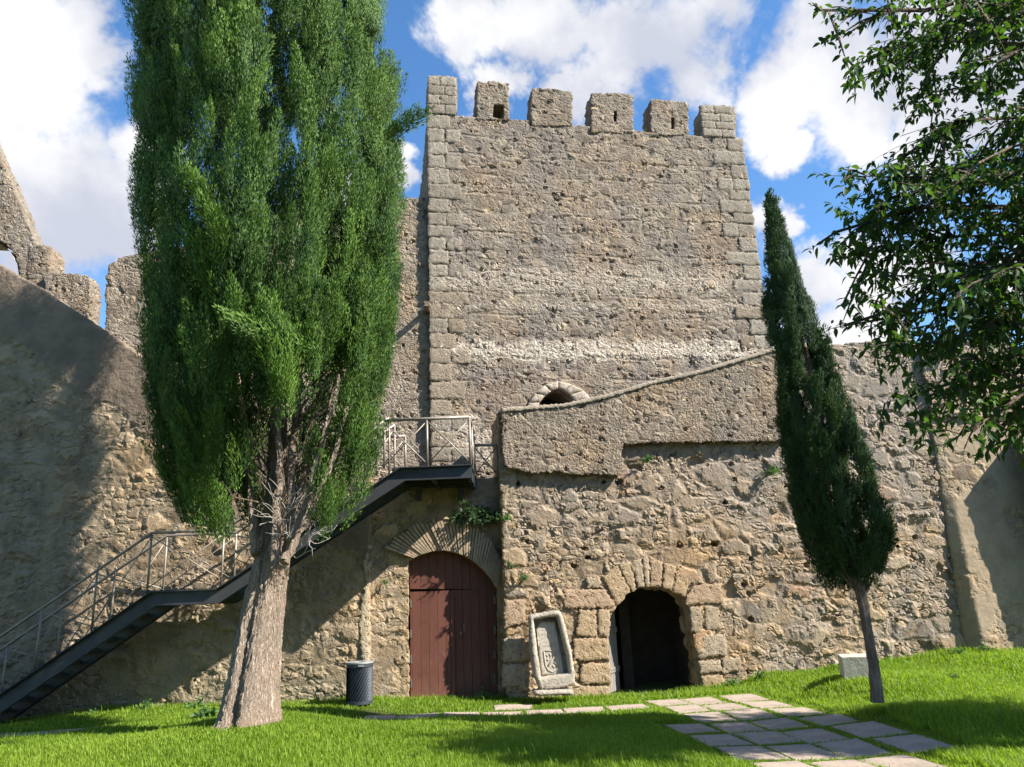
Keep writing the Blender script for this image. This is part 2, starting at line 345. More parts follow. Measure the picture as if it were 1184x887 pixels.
# ------------------------------------------------------------------ wall patches
def resample(poly, step, jit=0.0):
    out = []
    n = len(poly)
    for i in range(n):
        a = np.array(poly[i], float); b = np.array(poly[(i+1) % n], float)
        L = np.linalg.norm(b-a); k = max(1, int(round(L/step)))
        nv = np.array([-(b-a)[1], (b-a)[0]])/max(L, 1e-6)
        for j in range(k):
            q = a+(b-a)*j/k
            if j and jit: q = q+nv*random.uniform(-jit, jit)
            out.append(q)
    return np.array(out)
def inpoly(P, poly):
    x, y = P[:, 0], P[:, 1]; ins = np.zeros(len(P), bool); n = len(poly)
    for i in range(n):
        x1, y1 = poly[i]; x2, y2 = poly[(i+1) % n]
        c = ((y1 > y) != (y2 > y)); 
        if y1 != y2: ins ^= c & (x < (x2-x1)*(y-y1)/(y2-y1)+x1)
    return ins
def segdist(P, poly):
    d = np.full(len(P), 1e9); n = len(poly)
    for i in range(n):
        a = np.array(poly[i]); b = np.array(poly[(i+1) % n]); ab = b-a
        t = np.clip(((P-a)@ab)/max(ab@ab, 1e-12), 0, 1)
        d = np.minimum(d, np.linalg.norm(P-(a+t[:, None]*ab), axis=1))
    return d
def area(poly):
    p = np.asarray(poly); q = np.roll(p, -1, 0); return .5*np.sum(p[:, 0]*q[:, 1]-q[:, 0]*p[:, 1])
def patch(name, poly, mat, parent=None, holes=(), res=.05, depth=.3, proud=0.0, bevel=0.0, jit=0.0, y0=0.0, dsteps=None, warp=None, back=True):
    """slab of wall in the local (x, z) plane, front at local y = y0, running back to y0+depth"""
    poly = list(map(tuple, poly))
    if area(poly) < 0: poly = poly[::-1]
    loops = [resample(poly, res, jit)]
    for h in holes:
        h = list(map(tuple, h))
        if area(h) > 0: h = h[::-1]
        loops.append(resample(h, res, 0))
    B = np.vstack(loops); lo = loops[0].min(0); hi = loops[0].max(0)
    gx, gz = np.meshgrid(np.arange(lo[0]+res/2, hi[0], res), np.arange(lo[1]+res/2, hi[1], res*.9))
    gx = gx + (np.arange(gx.shape[0]) % 2)[:, None]*res*.5
    G = np.stack([gx.ravel(), gz.ravel()], 1); G = G + RNG.uniform(-.18, .18, G.shape)*res
    ok = inpoly(G, loops[0])
    for h in loops[1:]: ok &= ~inpoly(G, h)
    G = G[ok]; G = G[segdist(G, B if False else loops[0]) > res*.45]
    for h in loops[1:]: G = G[segdist(G, h) > res*.45]
    pts = [Vector(p) for p in B]+[Vector(p) for p in G]
    ed = []; s = 0
    for l in loops:
        ed += [(s+i, s+(i+1) % len(l)) for i in range(len(l))]; s += len(l)
    vv, ee, ff, ov, oe, of = delaunay_2d_cdt(pts, ed, [], 0, 1e-5)
    V2 = np.array([tuple(v) for v in vv]); T = np.array([f for f in ff if len(f) == 3], np.int32)
    cen = V2[T].mean(1); k = inpoly(cen, loops[0])
    for h in loops[1:]: k &= ~inpoly(cen, h)
    T = T[k]
    a = V2[T]; cr = (a[:, 1, 0]-a[:, 0, 0])*(a[:, 2, 1]-a[:, 0, 1])-(a[:, 1, 1]-a[:, 0, 1])*(a[:, 2, 0]-a[:, 0, 0])
    T[cr < 0] = T[cr < 0][:, ::-1]
    # map original boundary index -> output vertex
    omap = {}
    for i, lst in enumerate(ov):
        for q in lst: omap[q] = i
    Y = np.full(len(V2), y0, float)
    if proud:
        d = segdist(V2, loops[0])
        for h in loops[1:]: d = np.minimum(d, segdist(V2, h))
        t = np.clip(d/max(bevel, 1e-6), 0, 1); Y -= proud*np.sqrt(1-(1-t)**2)
    V = np.stack([V2[:, 0], Y, V2[:, 1]], 1)
    if warp is not None: V = warp(V)
    VL = [V]; FL = [T]; nb = len(V); s = 0
    ns = dsteps or max(1, min(14, int(round(depth/(res*1.5)))))
    for l in loops:
        idx = np.array([omap[s+i] for i in range(len(l))]); s += len(l)
        prev = idx
        for j in range(1, ns+1):
            R = V[idx].copy(); R[:, 1] = R[:, 1]+(y0+depth-R[:, 1])*j/ns
            cur = np.arange(nb, nb+len(idx)); VL.append(R); nb += len(idx)
            p2 = np.roll(prev, -1); c2 = np.roll(cur, -1)
            FL.append(np.stack([prev, cur, c2], 1)); FL.append(np.stack([prev, c2, p2], 1)); prev = cur
    me = mesh_np(name, np.vstack(VL), np.vstack(FL).astype(np.int32))
    return link(name, me, mat, parent)

class Plane:
    """a vertical wall plane: through (x0, y0), turned by yaw; px() unprojects a picture point to its (u, z)"""
    def __init__(s, x0, y0, yaw):
        s.x0, s.y0, s.yaw = x0, y0, rad(yaw)
        s.u = np.array([math.cos(s.yaw), math.sin(s.yaw), 0]); s.n = np.array([math.sin(s.yaw), -math.cos(s.yaw), 0])
        s.o = np.array([x0, y0, 0.])
    def px(s, x, y, back=0.0):
        d = ray(x, y); o = s.o - s.n*back
        t = ((o-CAM)@s.n)/(d@s.n); P = CAM+d*t; return float((P-s.o)@s.u), float(P[2])
    def pxs(s, L, back=0.0): return [s.px(a, b, back) for a, b in L]
    def root(s, name): return empty(name, (s.x0, s.y0, 0), s.yaw)
    def w(s, u, y, z): return s.o+s.u*u-s.n*y+np.array([0, 0, z])

# ------------------------------------------------------------------ ground
def sstep(a, b, x):
    t = np.clip((x-a)/(b-a), 0, 1); return t*t*(3-2*t)
GCP = np.array([(-2.1, 15, .08), (-.5, 15.1, .05), (2, 14.6, -.02), (3.5, 14.9, .03), (4.6, 15, .22), (6.35, 15.3, .31), (8.55, 15.5, .40), (-9.2, 14.5, .03), (-6.2, 14.5, .18), (-2.8, 14, .15),
    (-3.6, 10.7, .33), (-5.5, 11.5, .2), (4.75, 10.75, .2), (4.0, 11.0, .03), (5.26, 13, .33), (3.7, 13.5, .04), (-1.9, 13.1, .02), (0, 13, 0), (2.9, 13, 0), (3.5, 10, 0), (2.5, 11.5, 0), (0, 8.5, .06), (3.5, 9, -.03), (4.5, 8.5, 0.02), (-5, 8.5, .1),
    (0, 0, 0), (7, 9, .2), (10, 13, .32), (-20, 10, 0), (20, 10, .4), (0, 30, .1), (-20, 30, 0), (20, 30, .4), (0, -20, 0), (1, 12.2, 0), (-7, 12, .12), (3.9, 11.6, .04), (4.15, 10.4, .04), (3.6, 12.5, .03), (3.0, 11, 0), (4.2, 9.4, .02)])
def gz(X, Y):
    X = np.asarray(X, float); Y = np.asarray(Y, float); num = 0; den = 0
    for x, y, z in GCP:
        w = 1/((X-x)**2+(Y-y)**2+.25)**2; num = num+w*z; den = den+w
    return num/den+.012*np.sin(X*1.7)*np.sin(Y*1.3+1)
def ground():
    xs = np.concatenate([np.linspace(-160, -14, 20), np.linspace(-13.7, 15, 144), np.linspace(16, 160, 20)])
    ys = np.concatenate([np.linspace(-120, -3, 16), np.linspace(-2.5, 18, 104), np.linspace(19, 200, 24)])
    X, Y = np.meshgrid(xs, ys); V = np.stack([X, Y, gz(X, Y)], -1).reshape(-1, 3)
    nx = len(xs); i = np.arange(len(ys)-1)[:, None]*nx+np.arange(nx-1)[None]
    T = np.stack([i, i+1, i+1+nx, i+nx], -1).reshape(-1, 4)
    m, g, b, o = new_mat('lawn_soil'); co = g.coord()
    c = g.mix(g.step(g.noise(co, 3, 6, .65), .4, .62), (.04, .075, .012), (.075, .07, .035))
    c = g.mix(g.step(g.noise(co, .5, 4), .5, .7, 0, .5), c, (.06, .1, .02))
    g.plug(b.inputs['Base Color'], c); b.inputs['Roughness'].default_value = 1; b.inputs['Specular IOR Level'].default_value = .1
    o_ = link('ground', mesh_np('ground', V, T), m); tag(o_, kind='structure')
ground()

# ------------------------------------------------------------------ the keep tower
TW = Plane(-1.73, 15.75, 10.2)
tower = TW.root('keep_tower')
tag(tower, 'tall square castle keep of grey brown rubble topped by six merlons', 'tower')
ztop = lambda L: TW.pxs(L)
top = TW.pxs([(850.5, 158), (813, 157), (797, 156), (752, 153), (733, 150), (683, 145), (662, 144), (614, 139), (590, 137), (551, 135), (528, 133), (495, 131)])
R1 = TW.px(888, 380); R2 = TW.px(850.5, 158); L1 = TW.px(496.5, 400)
uR = R1[0]+.02
arch_px = [(620, 500), (620.5, 478), (624, 466), (630, 458), (637, 453), (645, 450), (652, 453), (658, 457.5), (664, 465), (667, 478), (667, 500)]
outline = [(0, -.3), (uR+.05, -.3), (uR, R1[1])]+top
outline[-1] = (0.0, top[-1][1])
patch('wall', outline, M['tower'], tower, holes=[TW.pxs(arch_px)], res=.052, depth=.9, jit=.015, dsteps=10)
# left flank (in shade) and core behind the front wall, so the tower has its depth
b_ = MB()
fl = patch('flank_wall', [(0, -.3), (6, -.3), (6, top[-1][1]+.2), (0, top[-1][1]+.2)], M['tower'], tower, res=.09, depth=.4, jit=.02)
fl.rotation_euler = (0, 0, rad(-90)); fl.location = (0.03, 6.04, 0)
fr = patch('flank_wall', [(0, -.3), (6, -.3), (6, R2[1]), (0, R2[1])], M['tower'], tower, res=.12, depth=.4)
fr.rotation_euler = (0, 0, rad(90)); fr.location = (uR-.06, .03, 0)
MB().box(.5, uR-.5, .95, 5.6, -.3, 11.2).build('roof_terrace', M['dark'], tower)
# merlons
mer = [((494.5, 528.5), 88, 90, 134, 'q'), ((551, 589), 94, 97, 139, 'h'), ((614, 662), 102, 106, 146, ''), ((683, 732.5), 108, 110, 153, 's'), ((752, 796.5), 115, 120, 157, 's'), ((813, 851), 122, 124, 160, 'q')]
for (xa, xb), ya, yb, y2, kind in mer:
    a = TW.px(xa, y2); b = TW.px(xb, y2); c = TW.px(xb-.3, yb); d = TW.px(xa+.3, ya)
    if kind == 'q': a = (a[0], a[1]+.06); b = (b[0], b[1]+.06)
    hol = []
    if kind == 'h': hol = [TW.pxs([(570, 136.5), (571, 121), (582, 121.5), (582.5, 136.5)])]
    if kind == 's':
        xm = (xa+xb)/2+4; ym = 128 if xa < 700 else 136
        hol = [TW.pxs([(xm-2, ym+13), (xm-2, ym), (xm+1, ym), (xm+1, ym+13)])]
    pt = [a, b, c, ((c[0]*.6+d[0]*.4), max(c[1], d[1])+.02), d]
    mo = patch('merlon', pt, M['granite'] if kind == 'q' else M['merlon'], tower, holes=hol, res=.05, depth=.62, jit=.022, y0=-.015, dsteps=9)
    if kind == 'q':       # ashlar courses of the corner merlons
        z0, z1 = a[1], d[1]; k = 4; w = b[0]-a[0]
        for i in range(k):
            za = z0+(z1-z0)*i/k; zb = z0+(z1-z0)*(i+1)/k; sp = .42 if i % 2 else .58
            for (ua, ub) in ((0, sp), (sp, 1)):
                patch('ashlar_block', [(a[0]+w*ua+.012, za+.012), (a[0]+w*ub-.012, za+.012), (a[0]+w*ub-.012, zb-.012), (a[0]+w*ua+.012, zb-.012)], M['granite'], mo, res=.045, depth=.1, proud=.008, bevel=.015, y0=-.024, jit=.014)
# corner quoins
def quoins(side):
    z = top[-1][1]-.02 if side < 0 else R2[1]-.05
    zend = 4.6 if side < 0 else 6.6; i = 0
    while z > zend:
        hgt = random.uniform(.27, .40); w = (.78 if i % 2 else .48)+random.uniform(-.08, .1)
        split = random.random() < .55 and w > .6
        low = z < 8.5
        segs = [(0, w)] if not split else [(0, w*.52), (w*.52, w)]
        for a, b in segs:
            if side < 0: ua, ub = a-.012*(a == 0), b
            else:
                e = uR-.02*0; e = uR + .0; ua, ub = e-b, e-a+.012*(a == 0)
            g_ = .012
            po = [(ua+g_, z-hgt+g_), (ub-g_, z-hgt+g_), (ub-g_, z-g_), (ua+g_, z-g_)]
            po = [(x+random.uniform(-.014, .014), y+random.uniform(-.014, .014)) for x, y in po]
            patch('quoin', po, M['quoin_low'] if low and random.random() < .6 else M['granite'], tower, res=.055, depth=.16, proud=.004, bevel=.015, y0=-.002, dsteps=3, jit=.018)
        z -= hgt; i += 1
quoins(-1); quoins(1)
# pointed arch surround of the upper doorway
ring_o = [(607, 478), (611, 466), (618, 455), (629, 446), (645, 441), (661, 445), (674, 452), (684, 463), (690, 476)]
ring_i = [(620.5, 479), (624, 466), (630, 458), (637, 453), (645, 450), (652, 453), (658, 457.5), (664, 465), (667, 478)]
for i in range(8):
    po = TW.pxs([ring_i[i], ring_i[i+1], ring_o[i+1], ring_o[i]])
    c = np.mean(po, 0); po = [tuple(c+(np.array(q)-c)*.965) for q in po]
    patch('arch_stone', po, M['palestone'], tower, res=.04, depth=.35, proud=.03, bevel=.03, y0=-.05)
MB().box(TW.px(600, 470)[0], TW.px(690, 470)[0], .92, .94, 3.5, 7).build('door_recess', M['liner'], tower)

# ------------------------------------------------------------------ curtain wall to the left of the tower
CW = Plane(-1.73, 15.86, 6.0)
curtain = CW.root('curtain_wall')
tag(curtain, 'high grey rubble curtain wall with a rounded end, behind the big cypress and left of the keep', 'castle wall')
cp = CW.pxs([(499, 227.5), (485, 228), (462, 228), (300, 250), (210, 284), (178, 290), (160, 292), (140, 297), (126, 306), (121, 322), (121, 345), (120, 420)])
patch('wall', [(0.03, -.3), (0.03, cp[0][1])]+cp[1:]+[(cp[-1][0], -.3)], M['curtain'], curtain, res=.062, depth=.8, jit=.025)
# projecting timber stub (putlog) with its long raking shadow
s0 = CW.px(494, 361)
st = MB().hexa([(s0[0]-.06, -.5, s0[1]-.05), (s0[0]+.05, -.5, s0[1]-.05), (s0[0]+.05, .2, s0[1]-.05), (s0[0]-.06, .2, s0[1]-.05), (s0[0]-.06, -.5, s0[1]+.06), (s0[0]+.05, -.5, s0[1]+.05), (s0[0]+.05, .2, s0[1]+.06), (s0[0]-.06, .2, s0[1]+.06)]).build('projecting_stone', M['merlon'], curtain)

# ------------------------------------------------------------------ gate wall with the red wooden door
GW = Plane(-.3, 14.80, 8.0)
gate = GW.root('gate_wall')
tag(gate, 'rubble and lime wall with brick arch round a red brown wooden double door', 'gate wall')
dpx = [(474, 806), (473.5, 720), (473, 649), (482, 643), (495, 639), (508, 637), (520, 637.5), (533, 641), (545, 647), (556, 656), (566, 667), (574, 680), (575.5, 740), (576.5, 804)]
dh = GW.pxs(dpx); dh[0] = (dh[0][0], -.2); dh[-1] = (dh[-1][0], -.2)
gl = GW.px(431, 700)[0]; gtop = GW.px(560, 552)[1]
patch('wall', [(gl-.2, -.3), (.32, -.3), (.32, gtop+.02), (-1, gtop-.02), (gl-.2, gtop+.05)], M['gate'], gate, holes=[dh], res=.04, depth=.85, jit=.015)
MB().box(gl-.4, .3, .05, 1.2, gtop-.25, gtop-.06).build('walkway_slab', M['dark'], gate)
# brick arch ring
ai = [(478, 645.5), (488, 641), (500, 637.5), (514, 636.5), (527, 639), (539, 643.5), (550, 651), (560, 660), (568, 669.5), (574.5, 680)]
ao = [(443, 634), (458, 617), (478, 606), (500, 600), (520, 600), (540, 604), (556, 612), (570, 626), (577, 640), (580, 655)]
def interp(L, t):
    k = t*(len(L)-1); i = min(int(k), len(L)-2); f = k-i
    return (L[i][0]*(1-f)+L[i+1][0]*f, L[i][1]*(1-f)+L[i+1][1]*f)
br = MB(); nbk = 40
VB, FB, nb = [], [], 0
ring = empty('brick_arch'); ring.parent = gate
bks = MB()
for i in range(nbk):
    t0 = (i+.12)/nbk; t1 = (i+.88)/nbk
    j0 = random.uniform(0, .12)
    q = [interp(ai, t0), interp(ai, t1), interp(ao, t1), interp(ao, t0)]
    q[2] = tuple(np.array(q[2])*(1-j0)+np.array(q[1])*j0); q[3] = tuple(np.array(q[3])*(1-j0)+np.array(q[0])*j0)
    q = GW.pxs(q); 
    if q[1][0] > .28: continue
    if area(q) < 0: q = q[::-1]
    pr = random.uniform(.045, .085)
    bks.prism(q, -pr, .25)
COL.objects.unlink(ring); bpy.data.objects.remove(ring)
bks.build('brick_arch', M['brick'], gate)
# wooden door
dd = .17
def dpoly(pts, y0, y1, name, mat, par):
    if area(pts) < 0: pts = pts[::-1]
    return MB().prism(pts, y0, y1).build(name, mat, par)
P = lambda x, y: GW.px(x, y, dd)
tp = [P(474, 681), P(578, 681)]+[P(*q) for q in [(580, 690-12), (572, 664), (560, 650), (548, 641), (533, 634), (515, 630), (498, 632), (484, 637), (472, 644)]]
dpoly(tp, dd, dd+.06, 'door_transom_panel', M['door'], gate)
zb = .03
l0, l1, l2 = P(474.5, 740)[0], P(524, 740)[0], P(580, 740)[0]; zt = P(520, 682)[1]-.01
lf = dpoly([(l0, zb), (l1-.008, zb), (l1-.008, zt), (l0, zt)], dd-.01, dd+.05, 'door', M['door'], gate)
rf = dpoly([(l1+.008, zb), (l2, zb), (l2, zt), (l1+.008, zt)], dd+.004, dd+.06, 'door', M['door'], gate)
MB().box(l1-.035, l1+.03, dd-.03, dd-.0101, zb, zt).build('cover_strip', M['door'], lf)
for k, y in enumerate((698, 733, 762, 790)):
    z = P(476, y)[1]
    MB().box(l0+.002, l0+.03, dd-.03, dd-.0101, z-.07, z+.07).build('hinge', M['iron'], lf)
    xr = P(573.5, y)[0]-.03
    MB().box(xr-.01, xr+.02, dd-.02, dd+.0035, z-.07, z+.07).build('hinge', M['iron'], rf)
z = P(540, 726)[1]
MB().tube([(l1+.2, dd-.03, z-.07), (l1+.2, dd-.05, z), (l1+.2, dd-.03, z+.07)], .012).build('handle', M['iron'], rf)
MB().box(l1+.13, l1+.16, dd-.012, dd+.003, z-.12, z-.06).build('lock_plate', M['iron'], rf)
MB().box(l0-.3, l2+.3, dd+.2, dd+.22, -.2, 3.4).build('door_backing', M['liner'], gate)
th = GW.pxs([(472, 806), (580, 804)])
MB().box(th[0][0], .3, -.02, .8, -.25, .02).build('threshold', M['coping'], gate)
# rubble facing with an edge strip painted pale as sunlit at the left of the door handled by the ramp wall

# ------------------------------------------------------------------ terrace block with arched gateway
TR = Plane(-.3, 14.42, 8.0)
terr = TR.root('terrace_wall')
tag(terr, 'projecting rubble terrace wall with sloping parapet and an open stone archway', 'castle wall')
hol_px = [(707, 812), (706, 770), (705, 735), (707, 716), (713, 701), (722, 690), (735, 682), (752, 678.5), (768, 680), (780, 684), (792, 690), (797, 704), (802, 735), (807, 760), (812, 812)]
hole = TR.pxs(hol_px); hole[0] = (hole[0][0], -.2); hole[-1] = (hole[-1][0], -.2)
topl = [(1135, 399), (1100, 400), (1062, 397), (1058, 390), (1030, 391), (960, 398), (930, 401), (890, 406), (850, 418), (800, 433), (757, 442), (700, 459), (650, 470), (620, 472), (578, 475)]
tl = TR.pxs(topl)
uEnd = tl[0][0]
tl[-1] = (0.0, tl[-1][1])
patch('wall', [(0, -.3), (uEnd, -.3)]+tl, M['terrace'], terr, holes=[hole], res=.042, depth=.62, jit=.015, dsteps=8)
# thicker rendered parapet with the ragged undercut
par_px = [(578.5, 476), (580, 520), (584, 541), (600, 545), (616, 549), (640, 547), (665, 550), (690, 549), (717, 552), (719, 540), (718, 517), (745, 513), (800, 514), (850, 512), (908, 511), (916, 480), (912, 402), (890, 406), (850, 418), (800, 433), (757, 442), (700, 459), (650, 470), (620, 472)]
patch('parapet', TR.pxs(par_px), M['parapet'], terr, res=.045, depth=.3, y0=-.15, jit=.03, dsteps=4)
cpx = [(578, 474), (620, 471), (650, 469), (700, 458), (757, 441), (800, 432), (850, 417), (890, 405), (912, 401)]
cp1 = TR.pxs(cpx)
patch('coping', cp1+[(u, z-.075) for u, z in cp1[::-1]], M['coping'], terr, res=.03, depth=.7, y0=-.168, jit=.012, dsteps=8)
# left flank of the block
f2 = patch('flank_wall', [(0, -.3), (1.2, -.3), (1.2, tl[-1][1]-.02), (0, tl[-1][1]-.02)], M['gate'], terr, res=.06, depth=.3, jit=.02)
f2.rotation_euler = (0, 0, rad(-90)); f2.location = (0.0, 1.22, 0)
MB().box(.3, uEnd-.1, .55, 1.75, 3.2, 3.7).build('walkway_slab', M['dark'], terr)
# passage behind the arch
h0, h1 = hole[0][0], hole[-1][0]
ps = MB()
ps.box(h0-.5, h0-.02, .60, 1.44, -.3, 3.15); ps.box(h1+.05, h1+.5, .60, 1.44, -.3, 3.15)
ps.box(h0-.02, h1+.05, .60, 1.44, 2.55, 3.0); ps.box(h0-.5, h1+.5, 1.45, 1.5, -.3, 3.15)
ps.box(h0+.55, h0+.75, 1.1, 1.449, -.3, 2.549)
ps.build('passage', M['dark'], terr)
MB().box(h0-.1, h1+.1, .02, 1.76, -.3, -.02).build('threshold', M['coping'], terr)
# plank gate leaf, open inwards against the left side
gl_ = MB()
for i in range(6):
    gl_.box(i*.105, i*.105+.098, 0, .05, .02, 2.25-.02*(abs(i-2)))
for z in (.4, 1.1, 1.8): gl_.box(0, .63, -.022, -.001, z-.05, z+.05)
leaf = gl_.build('plank_gate', M['oak'], terr); leaf.location = (h0+.05, .34, 0); leaf.rotation_euler = (0, 0, rad(56))
sd = MB()
for z in (.4, 1.1, 1.8):
    for i in range(6): sd.tube([(.05+i*.105, -.022, z), (.05+i*.105, -.04, z)], [.016, .006], 8)
sd.build('studs', M['iron'], leaf)
# voussoirs and jamb blocks
vi = [(713, 700), (722, 689), (737, 681), (745, 679), (751, 678), (766, 680.5), (779, 684), (791, 690)]
vl = [  # each: quad in px (inner-left, inner-right, outer-right, outer-left), material
    ([(714, 700), (729, 685), (714, 654), (697, 667)], 'ochre'),
    ([(730, 685), (736, 681), (728, 649), (716, 654)], 'ochre'),
    ([(737, 680.5), (745, 678.5), (742, 646), (731, 648)], 'greystone'),
    ([(746, 678.5), (751, 678), (750, 643), (743, 645)], 'greystone'),
    ([(752, 678), (765, 678.5), (766, 649), (752, 648)], 'pink'),
    ([(766.5, 679), (776, 683), (782, 655), (768, 651)], 'ochre'),
    ([(777, 684), (792, 690), (800, 668), (784, 657)], 'ochre'),
    ([(801, 674), (813, 675), (811, 661), (803, 662)], 'greystone'),
    ([(652, 703), (706, 703), (711, 700), (699, 682), (652, 681)], 'pink'),
    ([(679, 680), (697, 680), (693, 668), (678, 668)], 'greystone'),
    ([(666, 735), (690, 736), (689, 707), (670, 705)], 'ochre'),
    ([(692, 736), (704.5, 735), (706, 704), (692, 705)], 'ochre'),
    ([(663, 764), (704.5, 763), (703, 737.5), (664, 739)], 'ochre'),
    ([(671, 791), (706, 790), (705.5, 766), (672, 768)], 'ochre'),
    ([(663, 806), (706, 806), (706, 793), (664, 794)], 'ochre'),
    ([(793, 699), (836, 697), (834, 674), (803, 677), (793, 690)], 'pink'),
    ([(800, 731), (813, 731), (811, 702), (797, 702)], 'greystone'),
    ([(816, 729), (833, 728), (830, 702), (814, 701)], 'greystone'),
    ([(808, 761), (841, 757), (838, 733), (803, 735)], 'greystone'),
    ([(810, 779), (834, 776), (833, 763), (808, 764)], 'greystone'),
    ([(835, 779), (857, 775), (856, 760), (836, 762)], 'greystone'),
    ([(813, 797), (838, 794), (836, 780), (811, 782)], 'ochre'),
    ([(581, 795), (612, 794), (612, 768), (582, 768)], 'greystone'),
    ([(582, 765), (607, 765), (607, 738), (583, 738)], 'greystone'),
    ([(583, 727), (607, 720), (606, 692), (584, 694)], 'pink'),
]
for i, (q, mt) in enumerate(vl):
    po = TR.pxs(q)
    if area(po) < 0: po = po[::-1]
    c = np.mean(po, 0); po = [tuple(c+(np.array(p_)-c)*np.array([1.0, .998])) for p_ in po]
    patch('voussoir' if i < 8 else 'jamb_block', po, M[mt], terr, res=.03, depth=.3, proud=.016, bevel=.03, y0=-.006, dsteps=3, jit=.016)
# weeds rooted in the joints come later

# ------------------------------------------------------------------ ruined merlon stump on the right wall top
MS = Plane(*TR.w(uEnd-.6, .35, 0)[:2], 8)
ms = MS.root('ruined_merlon'); tag(ms, 'mossy broken merlon stump on top of the wall behind the leafy branches', 'merlon')
patch('stone_stump', MS.pxs([(1118, 412), (1172, 412), (1171, 398), (1165, 391), (1140, 389), (1123, 392)]), M['merlon'], ms, res=.05, depth=.6, jit=.03)

# ------------------------------------------------------------------ battered plaster wall at the right
PW = Plane(*TR.w(TR.px(1075, 480)[0], -.01, 0)[:2], 8)
pw = PW.root('plaster_wall'); tag(pw, 'smooth ochre plastered wall leaning outwards at its foot, right of the terrace wall', 'wall')
zt_ = PW.px(1076, 482)[1]; zt2 = PW.px(1076, 405)[1]
ub = PW.px(1121, 748)[0]
def batter(V):
    V = V.copy(); t = np.clip((zt_-.15-V[:, 2])/zt_, 0, 1.1)
    xe = (ub-.1)*np.clip((zt_-V[:, 2])/zt_, 0, 1.05)
    V[:, 1] -= .28*t**1.1*np.clip((V[:, 0]-xe)/.18, 0, 1)
    return V
patch('wall', [(0, zt_), (ub-.1, -.1), (6.5, -.1), (6.5, zt_)], M['plaster'], pw, res=.05, depth=1.2, jit=.01, warp=batter)
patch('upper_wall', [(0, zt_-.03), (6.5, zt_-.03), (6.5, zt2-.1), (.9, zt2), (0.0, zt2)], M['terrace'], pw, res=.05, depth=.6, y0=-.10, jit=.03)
# return wall outside the frame whose edge throws the diagonal shadow
RW = Plane(10.9, 15.2, 98)
rw = RW.root('return_wall'); tag(rw, 'plastered wall running forward beside the right edge of the lawn', 'wall')
patch('wall', [(0, -.2), (1.2, -.2), (1.2, 4.5), (0, 4.5)], M['plaster'], rw, res=.1, depth=.5, jit=.02)

BK = Plane(14, -8, 180)  # added out of view to block low sky light and deepen the shade
bk = BK.root('sky_block_wall'); tag(bk, 'tall unseen rubble wall added behind the viewpoint to cut sky light', 'castle wall')
patch('wall', [(0, -.3), (30, -.3), (30, 8.5), (0, 8.5)], M['curtain'], bk, res=.4, depth=.6)
# ------------------------------------------------------------------ sloping ramp wall at the left
LW = Plane(-2.72, 14.30, 1.0)
ramp = LW.root('ramp_wall'); tag(ramp, 'long rubble wall with sloping plastered top, behind the steel stairs at the left', 'castle wall')
lp = LW.pxs([(433, 592), (400, 575), (330, 528), (181, 425), (150, 402), (100, 368), (50, 335), (0, 306), (-60, 268), (-160, 206), (-230, 164)])
patch('wall', [(0, -.4), (0, lp[0][1])]+lp[1:]+[(lp[-1][0], -.4)], M['left'], ramp, res=.045, depth=.55, jit=.015, dsteps=8)
eg = patch('sunlit_edge_strip', [(-.19, -.2), (-.004, -.2), (-.004, 2.95), (-.05, 3.0), (-.12, 2.9), (-.07, 2.2), (-.17, 1.5), (-.11, .8)], M['edge'], ramp, res=.04, depth=.5, proud=.004, bevel=.03, y0=-.004, jit=.03)  # pale strip: sun on the wall's right-facing side, put into the colour
# ------------------------------------------------------------------ ruin at the far left, behind the ramp wall
GP = Plane(-9, 17.5, 4)
gp = GP.root('gable_ruin'); tag(gp, 'sunlit rubble gable with an arched opening at the far left edge', 'ruin')
g_out = GP.pxs([(-160, 420), (-160, -100), (-60, 40), (0, 181), (22, 232), (45, 287), (47, 380), (46, 420)])
g_out[0] = (g_out[1][0], -.3); g_out[-1] = (g_out[-1][0], -.3)
patch('wall', g_out, M['curtain'], gp,
      holes=[GP.pxs([(-40, 400), (-40, 300), (-20, 278), (0, 279), (12, 288), (20, 302), (23, 318), (23, 400)])], res=.07, depth=.5, jit=.012)
sp = GP.pxs([(-40, 300), (-20, 278), (0, 279), (12, 288), (20, 302), (23, 318), (23, 400)])
lin = MB()
for i in range(len(sp)-1):
    a, b = sp[i], sp[i+1]
    lin.add([(a[0]-.02, .03, a[1]-.03), (b[0]-.03, .03, b[1]-.03), (b[0]-.03, 0.49, b[1]-.03), (a[0]-.02, 0.49, a[1]-.03), (a[0]+.05, .03, a[1]+.05), (b[0]+.05, .03, b[1]+.05), (b[0]+.05, 0.49, b[1]+.05), (a[0]+.05, 0.49, a[1]+.05)], [(0, 1, 2, 3)])
lin.build('arch_soffit', M['cream'], gp)
BM = Plane(-9, 16.6, 2)
bm_ = BM.root('broken_merlon'); tag(bm_, 'small rounded stone merlon standing on the sloping wall beside the gable', 'merlon')
patch('stone_post', BM.pxs([(30, 345), (62, 345), (62, 292), (58, 284), (48, 282), (34, 284), (31, 292)]), M['merlon'], bm_, res=.05, depth=.5, proud=.08, bevel=.12, jit=.015)
BW = Plane(-9, 16.4, 2)
bw = BW.root('parapet_stub'); tag(bw, 'low straight stub of stone parapet between the small merlon and the curtain wall', 'parapet')
patch('wall', BW.pxs([(52, 420), (105, 420), (104, 352), (105, 321), (96, 317), (58, 314), (50, 316)]), M['curtain'], bw, res=.05, depth=.5, jit=.02)

